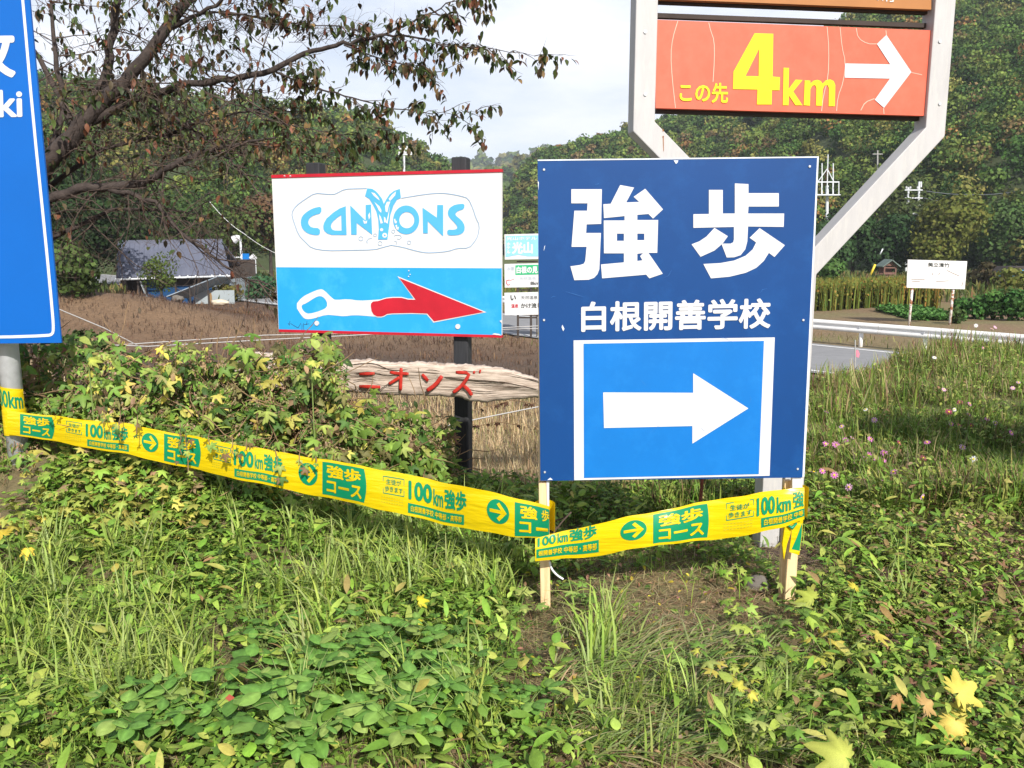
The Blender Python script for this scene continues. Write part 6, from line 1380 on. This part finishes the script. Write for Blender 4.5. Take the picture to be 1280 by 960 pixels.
    sc.add(t_blade(.6, .12, 2), P, rots(rng.uniform(0, 6.3, n), rng.normal(0, .3, n), np.zeros(n)), rng.uniform(.3, .9, n), pal(n, [(.10, .13, .03), (.07, .10, .025), (.18, .16, .05), (.20, .13, .06)], [3, 3, 2, 1]))
    tag(sc.build('meadow', M['leaf_far']), kind='stuff')
ground_cover()

# ------------------------------------------------------------------ single plants near the camera
def plant(name, label, px, py, h, tmpl, cols, s, nst, nlf, group=None, cat='plant', spread=.5, trefoil=False, zup=0, ww=None):
    p = gpos(1, px-.5, px+.5, py-.5, py+.5)[0]; t = empty(name, tuple(p), label, cat, group); pr = leaf_protos('leaf', tmpl, cols)
    st = MB(); cnt = 0
    for k in range(nst):
        a = 2*PI*k/nst+rng.uniform(-.4, .4); hh = h*rng.uniform(.6, 1.05); tip = p+np.array([math.cos(a)*spread*hh, math.sin(a)*spread*hh, hh]); mid = (p+tip)/2+np.array([math.cos(a)*-.1*hh, math.sin(a)*-.1*hh, .08*hh])
        Q = [p, (p+mid)/2, mid, (mid+tip)/2+[0, 0, .02*hh], tip]; st.tube(Q, [.0028, .0025, .0022, .0018, .001], 5, False)
        for j in range(nlf):
            u = .35+.65*(j+1)/nlf; i = min(3.99, u*4); b = int(i); q = np.array(Q[b])*(1-i+b)+np.array(Q[min(4, b+1)])*(i-b); yaw0 = rng.uniform(0, 6.3) if j < nlf-1 else a-PI/2; sz = s*rng.uniform(.5, 1.3)
            for d in ((-1.15, 0, 1.15) if trefoil else (0,)):
                e = q+np.array([-math.sin(yaw0), math.cos(yaw0), .1])*sz*.35 if trefoil else q
                R = rots(np.array([yaw0+d]), np.array([rng.uniform(-.15, .45)]), np.array([rng.normal(0, .2)]))[0]
                cidx = rnd.randrange(len(cols)) if ww is None else int(rng.choice(len(cols), p=np.array(ww)/sum(ww)))
                place_leaf('leaf', pr[cidx], e, R, sz*(1 if d == 0 else .88), t); cnt += 1
    st.build('stem', M['stem_green'], t); return t
M['stem_green'] = mat('stem_green', (.16, .22, .06), .6, .2, 20)
BR = [(.15, .30, .06), (.12, .25, .045), (.20, .34, .07), (.09, .19, .035), (.24, .33, .08), (.13, .27, .05)]
broad = [(360, 905, .22, 'large round leaved plant in the bottom left, right of the dark hollow'), (415, 870, .24, 'round leaved plant at the heart of the bottom clump'), (470, 850, .24, 'tallest round leaved plant of the bottom clump'), (520, 885, .22, 'round leaved plant on the right side of the bottom clump'), (450, 930, .20, 'round leaved plant at the bottom edge below the clump'), (380, 960, .20, 'round leaved plant cut by the bottom edge, left of centre'), (250, 940, .2, 'broad trefoil plant at the bottom edge beside the red fallen leaf'),
         (185, 945, .2, 'broad trefoil plant in the bottom left above the edge'), (560, 830, .16, 'smaller trefoil plant right of the bottom clump'), (330, 820, .17, 'small trefoil plant above the bottom clump'), (655, 905, .13, 'low trefoil plant in the bottom centre by the straw'), (520, 945, .18, 'trefoil plant at the bottom edge right of the clump'), (560, 900, .2, 'trefoil plant closing the right end of the bottom clump')]
for px, py, h, lab in broad: plant('trefoil_plant', lab, px, py, h, OVL, BR, .062 if h > .17 else .05, 9 if h > .17 else 7, 3, 'broad leaved trefoil plants at the bottom', 'plant', .55, True)
HG = [(.16, .28, .05), (.24, .35, .08), (.12, .21, .04), (.33, .38, .10)]
hopg = [(875, 850, 'palmate hop seedling alone on the straw patch'), (955, 800, 'hop seedling with toothed leaves beside the grey stone'), (1010, 790, 'hop seedling at the foot of the right wooden leg'), (960, 840, 'hop seedling in the weeds below the right leg'), (1040, 850, 'yellow green hop plant right of the straw patch'), (915, 870, 'yellowish hop seedling at the edge of the straw'), (1090, 800, 'hop plant in the weeds right of the wooden leg'), (985, 900, 'hop plant in the lower right weeds'), (930, 935, 'hop plant near the bottom edge right of centre'), (1120, 880, 'hop plant in front of the yellow leaves'), (730, 760, 'small hop plant right of the left wooden leg'), (650, 780, 'hop seedling left of the left wooden leg'), (620, 700, 'hop plant under the tape left of the wooden leg'), (1180, 780, 'hop plant among brown leaves on the right'), (1250, 920, 'hop plant in the lower right corner'), (60, 640, 'hop plant at the foot of the grey pole'), (130, 650, 'yellow hop plant right of the grey pole foot'), (200, 640, 'hop plant under the tape at the left'), (300, 650, 'hop plant below the tape near the second green panel'), (370, 660, 'dark hop plant below the tape left of centre'), (250, 690, 'hop plant in the grass below the left tape'), (480, 690, 'hop plant under the middle of the tape'), (30, 680, 'yellowing hop plant at the left edge')]
for k, (px, py, lab) in enumerate(hopg):
    yel = k in (4, 5, 16, 22); plant('hop_seedling', lab, px, py, rng.uniform(.09, .17), PALM, [(.42, .42, .07), (.33, .37, .08), (.5, .42, .08)] if yel else HG, rng.uniform(.055, .075), 5, 2, 'young hop plants in the weeds', 'plant', .7)
def yellow_leaf(label, px, py, Y, s, cols, n, tilt=.3, dead=False):
    if py > 600: Y = float(gpos(1, px-.1, px+.1, py-.1, py+.1)[0][1])*.87
    p = atY(px, py, Y); t = empty('yellow_leaf_plant', (p[0], p[1], float(H(p[0], p[1]))), label, 'plant'); MB().tube([(p[0], p[1]+.03, float(H(p[0], p[1]))), p+[0, .02, -.03], p], [.004, .003, .002], 6).build('stem', M['stem_green'], t)
    pr = leaf_protos('leaf', t_palm(7, .55, 44, .52), cols, ((.30, .18, .07), .3)); 
    for k in range(n):
        R = leaf_frame(np.array([[rng.normal(0, .25), -.75+rng.normal(0, .1), .85]]), np.array([[rng.normal(0, .8), -.2, -.2 if k else .6]]))[0]; place_leaf('leaf', pr[k % len(pr)], p+rng.normal(0, .035, 3)*(k > 0)-np.array([0, 0, .05])*(k > 0), R, s*(1 if k == 0 else .75), t)
yellow_leaf('large yellow hand shaped leaf in the lower right weeds', 1188, 872, 2.62, .135, [(.62, .53, .10), (.60, .46, .10)], 3)
yellow_leaf('withered tan leaf below the large yellow leaf', 1150, 884, 2.6, .08, [(.42, .27, .10), (.36, .21, .08)], 2)
yellow_leaf('yellow green spread leaf at the bottom edge', 1070, 955, 2.25, .14, [(.42, .45, .09), (.36, .42, .09)], 3)
yellow_leaf('lime yellow leaves right of the right wooden leg', 1022, 752, 3.3, .10, [(.42, .48, .08), (.30, .42, .06)], 2)
yellow_leaf('small yellow leaf lying in the weeds right of the leg', 1068, 738, 3.5, .06, [(.60, .52, .06)], 1)
yellow_leaf('yellow leaf standing left of the lower right weeds', 920, 862, 2.7, .055, [(.5, .47, .07)], 2)
yellow_leaf('bright yellow feathery leaf in the centre grass', 520, 752, 3.15, .06, [(.62, .56, .04)], 3)
yellow_leaf('yellow leaf on the grass at the far left edge', 6, 672, 3.55, .09, [(.6, .45, .05)], 2)
yellow_leaf('yellow hop leaf hanging over the left vines', 108, 452, 4.2, .085, [(.40, .45, .08), (.5, .45, .08)], 2)
yellow_leaf('yellow hop leaf cluster above the plank end', 388, 458, 4.2, .075, [(.42, .44, .09)], 2)

# brown leaf litter on the right: patch of dead leaves
def dead():
    sc = Scatter(); P = gpos(1500, 1080, 1280, 690, 900); n = len(P); P[:, 2] += rng.uniform(.02, .12, n)
    sc.add(PALM3, P, rots(rng.uniform(0, 6.3, n), rng.uniform(-1, 1, n), rng.uniform(-1, 1, n)), rng.uniform(.025, .055, n), pal(n, [BROWN, TAN, (.24, .12, .09), (.13, .08, .05), G_LIME, G_FRESH], [3, 2, 2, 2, 2, 2]))
    P = gpos(1500, 640, 1280, 700, 960); n = len(P); P[:, 2] += rng.uniform(.01, .06, n)
    sc.add(OV2, P, rots(rng.uniform(0, 6.3, n), rng.uniform(-.6, .6, n), rng.uniform(-.6, .6, n)), rng.uniform(.012, .032, n), pal(n, [BROWN, TAN, (.35, .2, .15), G_YEL]))
    P = gpos(700, 0, 260, 600, 700); n = len(P); P[:, 2] += rng.uniform(.04, .2, n)
    sc.add(PALM, P, rots(rng.uniform(0, 6.3, n), rng.uniform(-.9, .4, n), rng.uniform(-.6, .6, n)), rng.uniform(.04, .085, n), pal(n, [G_LIME, (.34, .38, .08), (.5, .45, .1), G_FRESH, TAN], [3, 3, 2, 3, 1]))
    P = gpos(800, 900, 1280, 730, 960); n = len(P); P[:, 2] += rng.uniform(.03, .12, n)
    sc.add(PALM, P, rots(rng.uniform(0, 6.3, n), rng.uniform(-.9, .4, n), rng.uniform(-.6, .6, n)), rng.uniform(.03, .065, n), pal(n, [G_LIME, G_FRESH, G_MID, (.3, .33, .1)], [3, 3, 3, 2]))
    P = gpos(900, 200, 700, 620, 720); n = len(P); P[:, 2] += rng.uniform(.03, .14, n)
    sc.add(PALM, P, rots(rng.uniform(0, 6.3, n), rng.uniform(-.9, .4, n), rng.uniform(-.6, .6, n)), rng.uniform(.03, .07, n), pal(n, [G_LIME, G_FRESH, G_MID, G_DEEP], [1, 3, 3, 2]))
    tag(sc.build('leafy_weeds', M['leaf']), kind='stuff')
dead()
# cosmos
def cosmos():
    PET = np.array([(-.10, 0, 0), (.10, 0, 0), (-.20, .65, .04), (.20, .65, .04), (-.16, 1, 0), (.0, .93, .02), (.16, 1, 0)], float); FP = [(0, 1, 3, 2), (2, 3, 5), (2, 5, 4), (3, 6, 5)]
    def fl(c):
        V = []; F = []; C = []
        for k in range(8):
            a = 2*PI*k/8; R = np.array([[math.cos(a), -math.sin(a), 0], [math.sin(a), math.cos(a), 0], [0, 0, 1]]); b = len(V); V += list(PET@R.T); F += [tuple(i+b for i in f) for f in FP]; C += [c]*7
        me = bpy.data.meshes.new('petals'); me.from_pydata([tuple(v) for v in V], [], F); me.materials.append(M['petal']); a_ = me.color_attributes.new('col', 'FLOAT_COLOR', 'POINT'); cc = np.ones((len(V), 4), np.float32); cc[:, :3] = C; a_.data.foreach_set('color', cc.ravel()); return me
    PINK = fl((.62, .20, .50)); PALE = fl((.70, .40, .60)); DEEP = fl((.34, .04, .11)); WHITE = fl((.80, .78, .80))
    spots = [(1032,555,6.4,PINK),(1045,556,6.4,PINK),(1057,550,6.6,PINK),(1065,547,6.6,PALE),(1088,549,6.6,PINK),(1098,560,6.2,PINK),(1105,566,6.2,PINK),(1112,570,6.2,PALE),(1086,569,6.2,PINK),(1096,574,6.1,PINK),(1082,573,6.1,PALE),(1104,575,6.1,PINK),(1124,554,6.4,DEEP),(1028,589,5.8,PINK),(1043,594,5.7,PINK),(1017,590,5.8,PALE),(1117,590,5.7,PINK),(1110,596,5.7,PINK),(1102,602,5.6,PALE),(1061,609,5.5,PALE),(1052,533,7.2,PALE),(1033,515,7.8,PALE),(1082,512,7.8,WHITE),(1093,525,7.4,PALE),(1200,503,7.8,DEEP),(1212,505,7.8,PINK),(1186,515,7.6,DEEP),(1193,512,7.6,WHITE),(1211,518,7.4,PINK),(1189,530,7.2,PINK),(1199,532,7.2,DEEP),(1214,532,7.2,DEEP),(1234,524,7.3,PINK),(1244,529,7.2,PALE),(1159,553,6.3,PINK),(1154,573,6.1,DEEP),(1203,559,6.3,PALE),(1273,478,9,PALE),(1266,485,8.6,PALE),(1153,621,5.4,PALE),(1264,541,6.8,PINK),(1229,435,11,PINK),(1217,574,6,WHITE),(1244,409,20,PALE),(1220,407,20,WHITE),(1240,411,20,PALE),(1180,487,9,PALE),(1168,447,11,WHITE),(852,604,6.6,PALE),(838,606,6.6,PINK),(868,600,6.6,PALE),(824,603,6.7,PALE)]
    nm = {PINK: 'pink', PALE: 'pale pink', DEEP: 'dark red', WHITE: 'white'}; where = lambda px, py: ('behind the bottom of the navy sign' if px < 900 else 'beyond the bank by the guard rail' if py < 440 else 'close beside the frame post' if px < 1070 else 'in the sunny cluster right of the frame post' if px < 1128 else 'at the edge of the shaded patch' if py > 548 else 'in the reddish patch on the upper bank')
    ORD = ['leftmost', 'second from left', 'third from left', 'fourth from left', 'fifth from left', 'sixth from left', 'seventh from left', 'eighth from left', 'ninth from left', 'tenth from left']
    gr = {}
    for k, (px, py, Y, me) in enumerate(spots): gr.setdefault(f'{nm[me]} cosmos flowers {where(px, py)}', []).append((px, k))
    lab_ = {}
    for g_, L_ in gr.items():
        for r_, (px, k) in enumerate(sorted(L_)): lab_[k] = (g_.replace('flowers', 'flower') if len(L_) == 1 else f'{ORD[r_]} {g_.replace("flowers", "flower")}')
    for k, (px, py, Y, me) in enumerate(spots):
        if Y < 12.5: Y = float(gpos(1, px-.1, px+.1, py+14, py+14.2)[0][1])*(.94 if px > 900 else 1)
        p = atY(px, py, Y); zg = float(H(p[0], p[1])); zg = min(zg, p[2]-.05)
        t = empty('cosmos_flower', (p[0], p[1], zg), lab_[k], 'flower', f'{nm[me]} cosmos flowers {where(px, py)}')
        MB().tube([(p[0]+.02, p[1]+.01, zg), ((p[0]+.01), p[1], (zg+p[2])/2), tuple(p)], .0022 if Y < 10 else .006, 4).build('stem', M['stem_green'], t)
        R = leaf_frame(np.array([[rng.normal(0, .4), -.6+rng.normal(0, .3), .6+rng.normal(0, .3)]]), np.array([[1, .1, .2]]))[0]; place_leaf('petals', me, p, R, .022+.003*rng.normal() if Y < 12 else .05, t)
        c = MB().tube([p, p+R[:, 2]*.006], .006 if Y < 12 else .011, 7).build('flower_centre', M['yellow_paint'], t)
cosmos()
# small things on the ground
def misc():
    P = Plane(830, 3.9, 900, 3.9)
    tag(MB().tube([P.p(874, 735), P.p(871, 690), P.p(874, 640), P.p(878, 598), P.p(884, 560)], [.012, .011, .010, .008, .004], 7).build('sapling_stem', M['sapling'], None, True, tuple(P.p(874, 735))), 'thin reddish bare sapling stem behind the tape below the navy sign', 'sapling')
    q = Plane(810, 3.75, 840, 3.75); o = fixn(MB().prism([q.p(817, 708), q.p(828, 710), q.p(831, 722), q.p(838, 738), q.p(828, 740), q.p(822, 724)], q.n, .015).build('tin_can_scrap', M['tin_red'], None, False, tuple(q.p(828, 738)))); tag(o, 'crumpled rusty red metal scrap on the ground between the legs', 'scrap')
    w = Plane(690, 3.32, 710, 3.32); tag(MB().tube([w.p(x, y) for x, y in smooth_loop([(687, 702), (689, 711), (696, 719), (704, 724)], False, 2)], .0045, 6).build('white_wire', M['wire'], None, True, tuple(w.p(704, 724))), 'short curved white wire hanging beside the left wooden leg', 'wire')
    p = gpos(1, 289.5, 290.5, 934, 936)[0]; me = leaf_protos('fallen_leaf', OV, [(1, 1, 1)])[0]; me.materials.clear(); me.materials.append(M['red_leaf']); o = bpy.data.objects.new('fallen_leaf', me); COL.objects.link(o); o.location = (p[0], p[1], p[2]+.12); o.rotation_euler = (.9, 0, .3); o.scale = (.06, .05, .05); tag(o, 'single dark red fallen leaf at the bottom left', 'leaf')
    # heap of dry roots at the foot of the frame post
    c = atY(965, 722, 3.9); mb = MB()
    for k in range(150):
        p = c+rng.normal(0, 1, 3)*np.array([.10, .06, .02]); d = rng.normal(0, 1, 3)*np.array([1, .7, .45]); d /= np.linalg.norm(d); L = rng.uniform(.06, .28); Q = [p]
        for j in range(4): d = d+rng.normal(0, .35, 3); d /= np.linalg.norm(d); Q.append(Q[-1]+d*L/4)
        for a in Q: a[2] = max(a[2], float(H(a[0], a[1]))+.004)
        mb.tube(Q, [.003, .003, .0025, .002, .001], 4, False)
    o = mb.build('root_tangle', M['twig'], None, False, tuple(c)); tag(o, 'tangle of dry roots and twigs heaped round the frame post foot', 'roots', kind='stuff')
    # a few loose bare twigs
    for k, (pts, Y, lab) in enumerate([([(904, 770), (940, 712), (975, 702), (1000, 705), (1024, 700)], 3.7, 'long pale twig crossing the frame post foot'), ([(943, 682), (950, 695), (958, 715)], 3.75, 'dark broken twig leaning on the frame post'), ([(687, 652), (705, 648), (712, 642)], 3.7, 'pale dry stalk right of the left wooden leg'), ([(688, 672), (700, 655), (714, 640)], 3.6, 'straight dry stalk slanting behind the left wooden leg')]):
        tag(MB().tube([atY(x, y, Y) for x, y in smooth_loop(pts, False, 1)], .004, 5).build('dry_twig', M['twig'], None, True, tuple(atY(*pts[0], Y))), lab, 'twig')
misc()
# ------------------------------------------------------------------ the valley air
def haze():
    o = MB().box((0, 640, 86), 1500, 1400, 180).build('haze', M['haze']); tag(o, kind='stuff')
m_, nt_, b_ = new_mat('haze'); M['haze'] = m_; nt_.nodes.remove(b_)
v_ = nt_.nodes.new('ShaderNodeVolumePrincipled'); v_.inputs['Color'].default_value = (.80, .86, .95, 1); v_.inputs['Density'].default_value = HAZE
nt_.links.new(v_.outputs['Volume'], nt_.nodes['Material Output'].inputs['Volume'])
haze()
if False: print('objects', len(bpy.data.objects), 'tris', sum(len(o.data.loop_triangles) if False else sum(1 for _ in ()) for o in ()))
